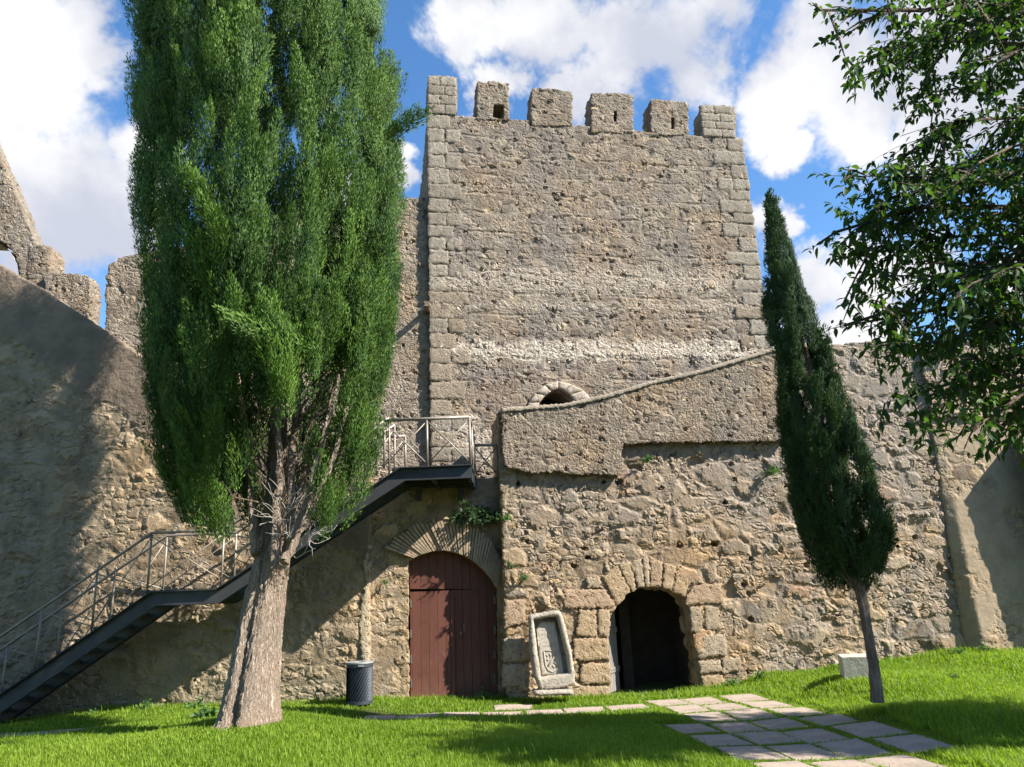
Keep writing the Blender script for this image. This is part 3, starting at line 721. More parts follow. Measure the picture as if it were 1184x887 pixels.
# ------------------------------------------------------------------ steel staircase
YO, YI, YS = 13.25, 13.9, 13.98
stair = empty('steel_staircase', (-9, 13.8, 0)); tag(stair, 'dark grey steel staircase with thin rails climbing past the big cypress to a platform', 'staircase')
def SP(x, y): q = ony(x, y, YO); return np.array([q[0]+9, q[2]])
def sbuild(mb, name, mat, par=None, smooth=False):
    o = mb.build(name, mat, par or stair, smooth); return o
yo, yi, ys = YO-13.8, YI-13.8, YS-13.8
topline = [SP(-170, 920), SP(176, 684), SP(251, 682), SP(463, 541), SP(546, 541)]
# straighten: landings level, flights at one pitch
topline[2][1] = topline[1][1]; topline[4][1] = topline[3][1]
def stringer(name, y, sgn):
    mb = MB(); tl_ = topline
    dv = [.31, .24, .24, .24, .24]
    lowline = [tl_[0]-[0, .33], tl_[1]+[.10, -.235], tl_[2]+[.06, -.235], tl_[3]+[.09, -.235], tl_[4]-[0, .235]]
    for i in range(4):
        a, b, c, d = lowline[i], lowline[i+1], tl_[i+1], tl_[i]
        mb.prism([tuple(a), tuple(b), tuple(c), tuple(d)], y-.006, y+.006)
        for (p, q, s_) in ((a, b, 1), (d, c, -1)):
            V = []
            for yy in (y-.006-(.075 if sgn < 0 else 0), y+.006+(.075 if sgn > 0 else 0)):
                V += [(p[0], yy, p[1]), (q[0], yy, q[1]), (q[0], yy, q[1]+.016*s_), (p[0], yy, p[1]+.016*s_)]
            if s_ > 0: mb.hexa([V[0], V[1], V[5], V[4], V[3], V[2], V[6], V[7]])
            else: mb.hexa([V[3], V[2], V[6], V[7], V[0], V[1], V[5], V[4]])
    return sbuild(mb, name, M['steel'])
stringer('stringer', yo, -1); stringer('stringer', ys, 1)
def treads(p, q):
    n = max(2, int(round((q[1]-p[1])/.178)))
    for i in range(1, n):
        c = p+(q-p)*i/n
        x0 = c[0]-.10; z = c[1]+.02
        mb = MB().box(x0, x0+.29, yo+.01, ys-.01, z-.03, z)
        mb.box(x0, x0+.012, yo+.01, ys-.01, z-.07, z-.0301).box(x0+.278, x0+.29, yo+.01, ys-.01, z-.07, z-.0301)
        sbuild(mb, 'tread', M['tread'])
treads(topline[0], topline[1]); treads(topline[2], topline[3])
zl = topline[1][1]; zp = topline[3][1]
lx0, lx1 = topline[1][0]-.12, topline[2][0]+.1
mb = MB().box(lx0, lx1, yo+.01, ys-.01, zl-.03, zl+.012)
for x in np.linspace(lx0+.1, lx1-.1, 4): mb.box(x-.03, x+.03, yo+.01, ys-.01, zl-.14, zl-.031)
sbuild(mb, 'landing_plate', M['tread'])
px0, px1 = topline[3][0]-.15, topline[4][0]
yb = 14.74-13.8
mb = MB().box(px0, px1, yo+.01, yb-.02, zp-.03, zp+.012)
for x in (px0+.1, (px0+px1)/2, px1-.06): mb.box(x-.035, x+.035, yo+.012, yb-.02, zp-.22, zp-.031)
for y in (yo+(yb-yo)*.5, yb-.1): mb.box(px0, px1, y-.03, y+.03, zp-.18, zp-.0312)
sbuild(mb, 'platform_deck', M['tread'])
for x in (px0+.3, px1-.3):
    sbuild(MB().box(x-.05, x+.05, yb-.25, yb+.02, zp-.42, zp-.22), 'wall_bracket', M['steel'])
def rod(pts, r, name, par=None): return sbuild(MB().tube(pts, r, 8), name, M['rail'], par, True)
def rail_run(y, up=.97, posts=True, hand=.024):
    tl_ = topline; H = [np.array([t[0], t[1]+up]) for t in tl_]
    pts = [(H[0][0], y, H[0][1]), (H[1][0]-.1, y, H[1][1]), (H[2][0]+.05, y, H[2][1]+0), (H[3][0]-.2, y, H[3][1]-.06)]
    h = rod(pts, hand, 'handrail')
    for i in range(3):
        a, b = np.array(pts[i]), np.array(pts[i+1]); L = np.linalg.norm(b-a)
        n = max(1, int(round(L/1.15))); 
        prev = None
        base = lambda q: np.array([q[0], y, np.interp(q[0], [t[0] for t in tl_], [t[1] for t in tl_])])
        for k in range(n+1):
            q = a+(b-a)*k/n
            if i > 0 and k == 0: prev = q; continue
            rod([base(q)+np.array([0, 0, -.02]), q], .018, 'post')
            if prev is not None:
                rod([base(prev)+np.array([0, 0, .12]), q-np.array([0, 0, .06])], .009, 'brace')
                rod([prev-np.array([0, 0, .06]), base(q)+np.array([0, 0, .12])], .009, 'brace')
            prev = q
    return h
rail_run(yo+.03); rail_run(yi-.03)
# platform railing: front and right-hand end, low gate panel at the inner edge
def panel(p, q, z, up, nmid=1):
    p = np.array(p); q = np.array(q); Z = np.array([0, 0, 1.])
    rod([p+Z*(z+up), q+Z*(z+up)], .028, 'handrail')
    P_ = [p+(q-p)*i/(nmid+1) for i in range(nmid+2)]
    for c in P_: rod([c+Z*z, c+Z*(z+up)], .021, 'post')
    for c, d in zip(P_[:-1], P_[1:]):
        rod([c+Z*(z+up-.04), d+Z*(z+.05)], .013, 'brace'); rod([c+Z*(z+.05), d+Z*(z+up-.04)], .010, 'brace')
e1 = SP(546, 541)[0]-.03; e0 = SP(444, 541)[0]; em = SP(461, 541)[0]
panel((e0, yo+.03, 0), (e1, yo+.03, 0), zp, .86, 1)
panel((e1, yo+.06, 0), (e1, yb-.1, 0), zp, .86, 1)
panel((e0-.25, yi+.02, 0), (em+.02, yi+.02, 0), zp, .70, 0)
panel((e1+.0, yb-.08, 0), (e1+.85, yb+.02, 0), zp, .62, 1)

# ------------------------------------------------------------------ litter bin
q = ony(415.5, 811, 13.8); bx, by = q[0], q[1]; bz = float(gz(bx, by))
bn = empty('litter_bin', (bx, by, bz)); tag(bn, 'charcoal slatted metal litter bin standing in the grass left of the red door', 'litter bin')
Rb = .212; Hb = .67
MB().tube([(0, 0, .06), (0, 0, Hb-.03)], Rb-.035, 24).build('liner', M['liner'], bn, True)
sl = MB(); ns = 26
for i in range(ns):
    a0 = 2*math.pi*i/ns; rows = 12; V = []
    for j in range(rows+1):
        z = .05+(Hb-.11)*j/rows; a = a0+1.5*j/rows
        for dr in (Rb-.006, Rb):
            for da in (-.078, .078):
                rr = dr+(.010 if da > 0 else -.004)
                V.append((rr*math.cos(a+da), rr*math.sin(a+da), z))
    F = []
    for j in range(rows):
        k = 4*j
        F += [(k+2, k+3, k+7, k+6), (k+1, k, k+4, k+5), (k, k+2, k+6, k+4), (k+3, k+1, k+5, k+7)]
    sl.add(V, F)
sl.build('slatted_shell', M['bin'], bn)
def ringmb(r0, r1, z0, z1, n=40):
    mb = MB(); V = []
    for i in range(n):
        c, s_ = math.cos(2*math.pi*i/n), math.sin(2*math.pi*i/n)
        V += [(r0*c, r0*s_, z0), (r1*c, r1*s_, z0), (r1*c, r1*s_, z1), (r0*c, r0*s_, z1)]
    F = []
    for i in range(n):
        a, b = 4*i, 4*((i+1) % n)
        F += [(a+k, a+(k+1) % 4, b+(k+1) % 4, b+k) for k in range(4)]
    return mb.add(V, F)
ringmb(Rb-.02, Rb+.014, Hb-.07, Hb-.012).build('upper_band', M['bin'], bn)
ringmb(Rb-.02, Rb+.012, .02, .07).build('lower_band', M['bin'], bn)
ringmb(.10, Rb+.02, Hb-.0118, Hb+.012).build('lid_ring', M['binlid'], bn)
for a in (2.6, 4.6, .4): 
    x, y = (Rb-.03)*math.cos(a), (Rb-.03)*math.sin(a)
    MB().tube([(x, y, -.05), (x, y, .05)], .02).build('foot', M['binlid'], bn)
MB().box(.02, .11, -Rb-.022, -Rb-.006, Hb-.055, Hb-.03).build('name_plate', M['binlid'], bn)

# ------------------------------------------------------------------ carved coat of arms slab
HB = Plane(*ony(640, 800, 14.02)[:2], 6)
ha = HB.root('carved_slab'); tag(ha, 'weathered granite slab with carved shield in a thick stone frame, leaning beside the archway', 'carved stone')
def HP(x, y): return HB.px(x, y)
LEAN = .13
def lean(V):
    V = V.copy(); V[:, 1] += V[:, 2]*LEAN; return V
fo = HB.pxs([(624, 798), (617, 780), (613, 745), (612, 712), (620, 709.5), (640, 706), (650, 706.5), (655, 722), (661, 750), (665, 778), (665.5, 792), (655, 795), (640, 797.5)])
fi = HB.pxs([(626, 783), (622, 752), (618.5, 717), (632, 714.5), (645, 713.5), (650, 735), (656, 760), (657.5, 778)])
patch('stone_frame', fo, M['slabgrey'], ha, holes=[fi], res=.022, depth=.2, proud=.09, bevel=.055, y0=-.02, jit=.006, warp=lean, dsteps=6)
ti = [(627, 782), (624.5, 757), (622, 727), (626, 719.5), (643, 718.5), (646, 735), (650, 757), (653.5, 780.5)]
patch('tablet', HB.pxs(ti), M['tablet'], ha, res=.022, depth=.12, y0=.045, proud=.012, bevel=.02, jit=.003, warp=lean, dsteps=3)
patch('recess', HB.pxs([(624, 790), (617, 745), (617, 712), (648, 711), (661, 780)]), M['slabgrey'], ha, res=.05, depth=.05, y0=.10, warp=lean, dsteps=1)
# shield: raised outline, diagonal bend, small charges, and worn lines of lettering above
def relief(name, pts, r, par, closed=False, y=.03):
    P_ = [HB.px(*p_) for p_ in pts]
    if closed: P_.append(P_[0])
    mb = MB().tube([(u, y+z*LEAN, z) for u, z in P_], r, 6)
    return mb.build(name, M['tablet'], par, True)
tb = [o for o in ha.children if o.name.startswith('tablet')][0]
relief('shield_outline', [(630.2, 753.5), (638, 753), (645.5, 752.5), (647.5, 767), (646.5, 772), (643.5, 776), (639.5, 777.5), (635, 775.5), (632, 770.5), (630.8, 762)], .011, tb, True)
relief('bend', [(644.5, 756), (641, 762), (637.5, 767), (634.5, 771)], .014, tb)
for pts in ([(633, 757), (634.5, 760)], [(637, 756), (638, 759.5)], [(641.5, 766), (644, 768.5)], [(640, 770), (642.5, 772.5)], [(633.5, 763), (635.5, 764.5)]):
    relief('charge', pts, .010, tb)
for k in range(6):
    y = 725+k*4.6
    relief('lettering_row', [(626+k*.45+random.uniform(0, 1), y), (632+k*.5, y-.3+random.uniform(-.3, .3)), (638+k*.5, y-.6), (642+k*.7-random.uniform(0, 2), y-.8)], .0035, tb, y=.0345)
patch('base_stone', HB.pxs([(618, 804), (616.5, 799), (619, 797.5), (657, 796), (661, 798), (663, 803)]), M['slabgrey'], ha, res=.03, depth=.32, proud=.08, bevel=.06, y0=-.12, jit=.006)

# ------------------------------------------------------------------ pale stone block by the young cypress
q = ony(992, 784, 13.0); bzk = float(gz(q[0]+.1, 13.0))
sb = empty('stone_block', (q[0], 13.0, bzk), rad(-14)); tag(sb, 'pale cut limestone block lying in the grass behind the young cypress trunk', 'stone block')
w_, d_, h_ = .23, .22, .34
bm2 = MB().hexa([(-w_, -d_, -.1), (w_, -d_, -.1), (w_, d_, -.1), (-w_, d_, -.1), (-w_, -d_, h_-.0), (w_, -d_, h_), (w_, d_, h_+.015), (-w_, d_, h_+.015)])
ob = bm2.build('block_body', M['block'], sb)
bv = ob.modifiers.new('bevel', 'BEVEL'); bv.width = .012; bv.segments = 2

# ------------------------------------------------------------------ foliage helpers
def quads_mesh(name, C, D, W, L, Wd, rnd, mat, parent=None, tip=.25, bend=None, shape='kite'):
    """leaf cards with a mid-fold: C base points, D direction, W width direction"""
    n = len(C); L = L[:, None]; Wd = Wd[:, None]
    Nn = np.cross(D, W)
    v0 = C; v2 = C+D*L
    mid = C+D*L*.45+Nn*L*.06
    v1 = mid-W*Wd*.5; v3 = mid+W*Wd*.5
    if bend is not None: v2 = v2+bend*L
    V = np.stack([v0, v1, v2, v3], 1).reshape(-1, 3)
    i = np.arange(n)[:, None]*4; T = i+np.array([0, 1, 2, 3])[None]
    me = mesh_np(name, V, T, False, {'rnd': np.repeat(rnd, 4)})
    return link(name, me, mat, parent)
def unit(v): return v/(np.linalg.norm(v, axis=-1, keepdims=True)+1e-9)
def perp(D):
    r = RNG.normal(size=D.shape); return unit(np.cross(D, r))

# ------------------------------------------------------------------ cypresses
def cypress_crown(name, root, axis, nbough, nplume, nleaf, mat, zlow, bough=(1.3, 2.3, .24, .40), plume_len=(.5, 1.0), plume_r=(.06, .14), leaf=(.06, .016), inner=.22, seed=1, special=()):
    """boughs hugging the crown surface carry upright plumes, which carry the scale-leaf sprays.
    axis: (x, y, z, radius) from bottom to top; zlow(azimuth): lowest z of the crown there"""
    rg = np.random.default_rng(seed); axis = np.array(axis); off = np.array(root.location)
    z0, z1 = axis[0, 2], axis[-1, 2]
    def ax(z): return np.stack([np.interp(z, axis[:, 2], axis[:, k]) for k in (0, 1, 3)], -1)
    P0, DI, OU, TI = [], [], [], []
    nb = 0; k = 0
    while nb < nbough:
        z = rg.uniform(z0, z1); x, y, R = ax(np.array(z)); k += 1
        if rg.uniform() > .12+.88*R/axis[:, 3].max(): continue
        th = (k*2.39996+rg.normal(0, .25)) % (2*math.pi)
        L = rg.uniform(bough[0], bough[1]); rb = min(rg.uniform(bough[2], bough[3]), R*.62+.02)
        zl = float(zlow(np.array([th]))[0])
        if z-L*.30 < zl: 
            if z < zl-.1: continue
            L = max(bough[0]*.6, (z-zl)/.35)
            L = min(L, bough[1])
        ins = rg.uniform() < inner
        Rc = max(0, R-rb*rg.uniform(.95, 1.35))*(rg.uniform(.35, .75) if ins else 1)
        c = np.array([x+Rc*math.cos(th), y+Rc*math.sin(th), z]); o = np.array([math.cos(th), math.sin(th), 0])
        Rt = float(ax(np.array(min(z1, z+L*.5)))[2]); Rb_ = float(ax(np.array(max(z0, z-L*.5)))[2])
        d = unit(np.array([0, 0, 1.])*L+o*np.clip(Rt-Rb_, -.8*L, .35*L)*.8+rg.normal(0, .05*L, 3))
        n = max(6, int(nplume/nbough*(rb*L)/((bough[0]+bough[1])/2*(bough[2]+bough[3])/2)))
        t = rg.beta(1.2, 1.3, n); ph = rg.normal(0, 1.15, n)
        side = unit(np.cross(d, o)); fr = unit(o-d*(o@d))
        radv = fr*np.cos(ph)[:, None]+side*np.sin(ph)[:, None]
        pf = np.sin(np.pi*np.clip(t*.9+.08, 0, 1))**.6
        P0.append(c+d*((t-.5)*L)[:, None]+radv*(rb*pf*rg.uniform(.6, 1.02, n))[:, None])
        DI.append(unit(d+radv*rg.uniform(.02, .30, (n, 1))+rg.normal(0, .10, (n, 3)))); OU.append(unit(radv+.6*o))
        TI.append(np.clip(rg.normal(.42, .10)+rg.normal(0, .16, n), 0, 1)); nb += 1
    for c, d, L, rb, n, tt in special:
        d = unit(np.array(d, float)); t = rg.uniform(0, 1, n); v = unit(rg.normal(size=(n, 3))+np.array([0, -.5, .5]))
        P0.append(np.array(c)+d*(t*L)[:, None]+v*(rb*np.sin(np.pi*np.clip(t*.8+.15, 0, 1)))[:, None]); DI.append(unit(d+v*.3+np.array([0, 0, .35]))); OU.append(v); TI.append(np.clip(rg.normal(tt, .15, n), 0, 1))
    P0 = np.vstack(P0); DI = np.vstack(DI); OU = np.vstack(OU); TI = np.concatenate(TI)
    n = len(P0); k = nleaf
    pl = rg.uniform(*plume_len, n); pr = rg.uniform(*plume_r, n)
    s = rg.beta(1.3, 1.25, (n, k)); phi = rg.uniform(0, 2*math.pi, (n, k))
    prof = np.sin(np.pi*np.clip(s*.93+.07, 0, 1))**.7
    u = unit(np.cross(DI, OU+1e-3)); w = np.cross(DI, u)
    rad_v = u[:, None]*np.cos(phi)[..., None]+w[:, None]*np.sin(phi)[..., None]
    C = P0[:, None]+DI[:, None]*(pl[:, None]*(s-.4))[..., None]+rad_v*(pr[:, None]*prof*np.sqrt(rg.uniform(.2, 1, (n, k))))[..., None]
    D = unit(DI[:, None]*1.0+rad_v*rg.uniform(.1, .7, (n, k, 1))+rg.normal(0, .2, (n, k, 3)))
    fac = unit(rad_v*.8+OU[:, None]*.7+rg.normal(0, .35, (n, k, 3)))
    C = C.reshape(-1, 3); D = D.reshape(-1, 3); W = unit(np.cross(D, fac.reshape(-1, 3))); m = len(C)
    tint = np.clip(np.repeat(TI, k)+.30*(s.reshape(-1)-.45)+rg.normal(0, .12, m), 0, 1)
    return quads_mesh(name, C-off, D, W, leaf[0]*rg.uniform(.6, 1.35, m), leaf[1]*rg.uniform(.7, 1.4, m), tint, mat, root)

YC = 10.7
bq = ony(287, 836, YC)
cyp = empty('cypress_tree', (bq[0], YC, 0)); tag(cyp, 'huge old cypress with pale fluted trunk in front of the steel stairs', 'tree')
prof_px = [  # y, left, right
    (616, 236, 372), (592, 216, 412), (560, 202, 430), (520, 190, 440), (480, 184, 443), (440, 180, 449), (400, 179, 456), (340, 178, 462), (290, 175, 464), (230, 176, 462), (180, 172, 458), (120, 168, 455), (60, 168, 452), (0, 169, 444)]
axis = []
for y, l, r in prof_px:
    a = ony(l, y, YC); b = ony(r, y, YC)
    axis.append(((a[0]+b[0])/2, YC, (a[2]+b[2])/2, (b[0]-a[0])/2*1.02))
zt = axis[-1][2]
axis += [(axis[-1][0], YC, zt+.8, axis[-1][3]*.85), (axis[-1][0], YC, zt+1.7, axis[-1][3]*.6), (axis[-1][0], YC, zt+2.5, axis[-1][3]*.3), (axis[-1][0], YC, zt+3.2, .05)]
zf = ony(320, 446, YC-1.4)[2]; zs = axis[0][2]
def zlow1(th):
    front = np.clip(np.cos(th+math.pi/2), 0, 1)          # 1 towards the camera (-y)
    bias = np.clip(1-np.abs(th-5.15)/.85, 0, 1)          # gap over the stems, a little right of the middle
    return zs+.15+(zf-zs)*np.clip(bias*1.5, 0, 1)*(front > .15)
spc = [(ony(338, 392, YC-1.75), (-1, -.15, .05), .5, .08, 12, .65), (ony(330, 455, YC-1.6), (-.2, -.1, 1), .9, .2, 34, .75), (ony(262, 300, YC-1.6), (-.35, -.2, 1), .9, .14, 26, .7), (ony(300, 60, YC-1.6), (-.4, -.3, 1), .8, .15, 24, .75), (ony(240, 330, YC-1.5), (-.3, -.2, 1), .7, .13, 20, .6), (ony(452, 150, YC), (1, 0, .3), .35, .05, 6, .4)]
cypress_crown('crown', cyp, axis, 430, 4600, 210, M['cyp'], zlow1, seed=3, special=spc, inner=.3, bough=(.8, 1.7, .20, .40))
def world_tube(mb, pts, r, n, off, **k): return mb.tube([np.array(p)-off for p in pts], r, n, **k)
off = np.array(cyp.location)
def CP(x, y, d=0.0): q = ony(x, y, YC+d); return q
# trunk, fluted
tpts = [CP(284, 852, -.12), CP(287, 835, -.1), CP(291, 800, -.08), CP(299, 740), CP(307, 690), CP(314, 650), CP(320, 600, .05), CP(322, 540, .1), CP(322, 470, .1), CP(322, 380, .1), CP(320, 250, .1)]
tr_ = [.46, .39, .315, .27, .24, .215, .16, .14, .10, .07, .04]
def dense(pts, rs, n):
    pts = np.array(pts); t = np.linspace(0, len(pts)-1, n); i = np.minimum(t.astype(int), len(pts)-2); f = (t-i)
    cat = []
    for j, ff in zip(i, f):
        p0, p1, p2, p3 = pts[max(j-1, 0)], pts[j], pts[j+1], pts[min(j+2, len(pts)-1)]
        cat.append(.5*((2*p1)+(-p0+p2)*ff+(2*p0-5*p1+4*p2-p3)*ff**2+(-p0+3*p1-3*p2+p3)*ff**3))
    return np.array(cat), np.interp(t, range(len(rs)), rs)
def lobes(th, t):
    c = abs(math.sin(2.5*th+1.0+.5*t)); d = abs(math.sin(4*th+.3-1.2*t))
    return .76+.27*c**.55+.09*d+.02*math.sin(13*th+9*t)
P_, r_ = dense(tpts, tr_, 190)
MBt = MB(); world_tube(MBt, P_, list(r_), 110, off, lobes=lobes)
MBt.build('trunk', M['bark'], cyp, True)
stems = [([(296, 640), (292, 600), (288, 540), (280, 470), (270, 400)], [.09, .075, .06, .045, .03], -.2),
         ([(318, 655), (319, 600), (323, 540), (320, 470), (318, 400)], [.10, .08, .065, .055, .035], -.34),
         ([(333, 640), (336, 590), (337, 530), (343, 470), (350, 400)], [.10, .085, .07, .055, .035], -.22),
         ([(335, 625), (352, 590), (365, 540), (382, 470), (392, 410)], [.10, .065, .055, .045, .03], -.35),
         ([(328, 650), (345, 620), (362, 585), (385, 530), (402, 470)], [.10, .05, .045, .04, .025], -.5),
         ([(340, 600), (350, 560), (358, 500), (372, 450)], [.09, .07, .055, .04], .1),
         ([(300, 620), (280, 560), (258, 500), (240, 450)], [.09, .06, .045, .03], .2),
         ([(342, 600), (372, 560), (398, 510), (415, 460)], [.08, .05, .04, .025], .3)]
stems = [(p_, [q_*.72 for q_ in r_s], d_) for p_, r_s, d_ in stems]
for pts, rs, d in stems:
    p3, r3 = dense([CP(x, y, d+.15*i/len(pts)) for i, (x, y) in enumerate(pts)], rs, 26)
    p3 = p3+RNG.normal(0, .008, p3.shape)
    m_ = MB(); world_tube(m_, p3, list(r3), 14, off); m_.build('stem', M['bark'], cyp, True)
# dead twigs
tw = MB()
for k in range(24):
    x, y = random.choice([(312, 615), (325, 600), (340, 610), (332, 640), (348, 622), (320, 585)]); x += random.uniform(-8, 8); y += random.uniform(-12, 12)
    p = CP(x, y, -.3); dx = random.uniform(-.25, 1.0); dr = np.array([dx, -.25, random.uniform(-.05, .25)]); pts = [p]
    for j in range(7):
        dr = dr+np.array([random.uniform(-.3, .3), random.uniform(-.2, .2), random.uniform(-.3, .35)]); pts.append(pts[-1]+dr/np.linalg.norm(dr)*random.uniform(.035, .10))
    world_tube(tw, pts, list(np.linspace(.007, .0025, len(pts))), 5, off)
    if random.random() < .7:
        p2 = [pts[3]]; d2 = dr.copy()
        for j in range(4):
            d2 = d2+np.array([random.uniform(-.5, .5), random.uniform(-.3, .3), random.uniform(-.3, .6)]); p2.append(p2[-1]+d2/np.linalg.norm(d2)*.08)
        world_tube(tw, p2, list(np.linspace(.005, .002, len(p2))), 5, off)
tw.build('dead_twigs', M['twig'], cyp, True)
# fine bare inner branches
fb = MB()
for k in range(60):
    x0 = random.uniform(296, 350); y0 = random.uniform(430, 590); a = CP(x0, y0, random.uniform(-.3, .3))
    s_ = 1 if x0 > 322 else -1
    b = a+np.array([s_*random.uniform(.1, .9), random.uniform(-.4, .5), random.uniform(.3, 1.2)]); mdl = (a+b)/2+RNG.normal(0, .08, 3)
    world_tube(fb, [a, mdl, b], [.013, .009, .004], 5, off)
fb.build('bare_branches', M['bark2'], cyp, True)

YY = 10.75
yb_ = ony(1014, 801, YY); yc = empty('young_cypress', (yb_[0], YY, float(gz(yb_[0], YY)))); tag(yc, 'slender young cypress leaning left beside the stone block', 'tree')
ypx = [(668, 955, 1000), (650, 940, 1024), (625, 929, 1029), (590, 920, 1019), (550, 911, 1007), (500, 904, 990), (450, 899, 972), (400, 888, 955), (370, 885, 941), (330, 881, 926), (290, 884, 914), (262, 888, 903), (240, 891, 895)]
ax2 = []
for y, l, r in ypx:
    a = ony(l, y, YY); b = ony(r, y, YY); ax2.append(((a[0]+b[0])/2, YY, (a[2]+b[2])/2, max(.03, (b[0]-a[0])/2*1.0)))
cypress_crown('crown', yc, ax2, 270, 1500, 130, M['cyp2'], lambda th: np.full(len(th), ax2[0][2]-.05), bough=(.35, .7, .06, .12), plume_len=(.2, .4), plume_r=(.035, .08), leaf=(.05, .0125), seed=9)
off2 = np.array(yc.location)
tp2 = [ony(x, y, YY) for x, y in [(1015, 812), (1014, 800), (1010, 770), (1003, 730), (997, 695), (990, 665), (975, 600), (955, 500), (925, 380), (897, 262)]]
p3, r3 = dense(tp2, [.085, .078, .068, .064, .072, .07, .06, .045, .03, .01], 60)
m_ = MB(); world_tube(m_, p3, list(r3), 16, off2, lobes=lambda th, t: 1+.1*math.sin(3*th+7*t)+.05*math.sin(5*th)); m_.build('trunk', M['bark2'], yc, True)
yk = np.array(ony(998, 690, YY))
for s_, tx, ty in ((1, 1012, 640), (-1, 962, 640), (1, 1004, 620), (-1, 950, 610)):
    e = ony(tx, ty, YY+random.uniform(-.2, .2)); m_ = MB(); world_tube(m_, [yk, (yk*.5+e*.5)+np.array([s_*.05, 0, -.03]), e], [.03, .02, .008], 7, off2); m_.build('stem', M['bark2'], yc, True)

# ------------------------------------------------------------------ broadleaf trees at the right
def leaves_mesh(name, C, D, W, L, Wd, rnd, mat, parent):
    """pointed ovate leaves: 8 vertices, folded along the midrib, drooping at the tip"""
    n = len(C); L = L[:, None]; Wd = Wd[:, None]; Nn = np.cross(W, D)
    down = np.array([0, 0, -1.])
    pts = []
    for t, wv, dz in ((0, 0, 0), (.22, .8, .02), (.5, 1.0, .06), (.78, .55, .15), (1.0, 0, .30)):
        c = C+D*L*t+down*L*dz
        if wv == 0: pts.append((c,))
        else: pts.append((c-W*Wd*.5*wv+Nn*Wd*.18*wv, c, c+W*Wd*.5*wv+Nn*Wd*.18*wv))
    V = np.stack([pts[0][0], *pts[1], *pts[2], *pts[3], pts[4][0]], 1)   # 11 verts
    tri = [(0, 2, 1), (0, 3, 2), (1, 2, 5), (1, 5, 4), (2, 3, 6), (2, 6, 5), (4, 5, 8), (4, 8, 7), (5, 6, 9), (5, 9, 8), (7, 8, 10), (8, 9, 10)]
    i = np.arange(n)[:, None, None]*11; T = (i+np.array(tri)[None]).reshape(-1, 3)
    me = mesh_np(name, V.reshape(-1, 3), T, True, {'rnd': np.repeat(rnd, 11)})
    return link(name, me, mat, parent)
def leafy(root, branches, name='crown', per=70, lf=.105, seed=5, keep=None, spread=.32, dens=19):
    """branches: list of polylines with radii -> twigs and leaves"""
    rg = np.random.default_rng(seed); off = np.array(root.location); C, D = [], []
    tw = MB()
    for pts, r0 in branches:
        pts = np.array(pts); seg = np.linalg.norm(np.diff(pts, axis=0), axis=1); Ltot = seg.sum()
        world_tube(tw, pts, list(np.linspace(r0, .004, len(pts))), 6, off)
        for q_ in np.linspace(.7, 1.0, max(4, int(Ltot*8))):
            j = min(int(q_*(len(pts)-1)), len(pts)-2); f_ = q_*(len(pts)-1)-j
            C.append(pts[j]*(1-f_)+pts[j+1]*f_+rg.normal(0, .012, 3)); D.append(unit(pts[j+1]-pts[j])*.5+rg.normal(0, .6, 3)+np.array([0, 0, -.35]))
        nt = max(3, int(Ltot*dens))
        for k in range(nt):
            s = (rg.uniform(.15, 1.0) if k > 2 else (1.0, .93, .87)[k])*Ltot; cum = np.concatenate([[0], np.cumsum(seg)])
            j = min(np.searchsorted(cum, s)-1, len(seg)-1); j = max(j, 0)
            p = pts[j]+(pts[j+1]-pts[j])*((s-cum[j])/seg[j]); t = (pts[j+1]-pts[j])/seg[j]
            d = unit(t*rg.uniform(.3, 1.0)+rg.normal(0, .55, 3)+np.array([0, 0, -.15])); L = rg.uniform(.25, .75)*(1 if k > 2 else .4)*spread/.32
            e = p+d*L+np.array([0, 0, -.12*L]); md = p+d*L*.5
            if k > 2 and keep is not None and not keep(e): continue
            world_tube(tw, [p, md, e], [.006, .004, .002], 4, off)
            nl = max(3, int(L*per/3.0)); q = rg.uniform(.1, 1.05, nl)
            for f in q:
                C.append(p+(e-p)*f+rg.normal(0, .012, 3)); D.append(d*.55+rg.normal(0, .6, 3)+np.array([0, 0, -.35]))
    tw.build('branches', M['bark3'], root, True)
    C = np.array(C); D = unit(np.array(D)); nrm = unit(rg.normal(0, .55, C.shape)+np.array([0, 0, 1.])); W = unit(np.cross(D, nrm))
    L = lf*rg.uniform(.6, 1.3, len(C)); rnd = np.clip(rg.normal(.45, .25, len(C)), 0, 1)
    leaves_mesh(name, C-off, D, W, L, L*rg.uniform(.42, .58, len(C)), rnd, M['leaf'], root)
    return len(C)
T1 = np.array([5.3, 4.5, 0]); T1[2] = float(gz(5.3, 4.5)); DS = .63
bt = empty('broadleaf_tree', tuple(T1)); tag(bt, 'leafy broadleaf tree whose drooping branches hang into the upper right of the view', 'tree')
ctr = T1+np.array([0, 0, 3.9])
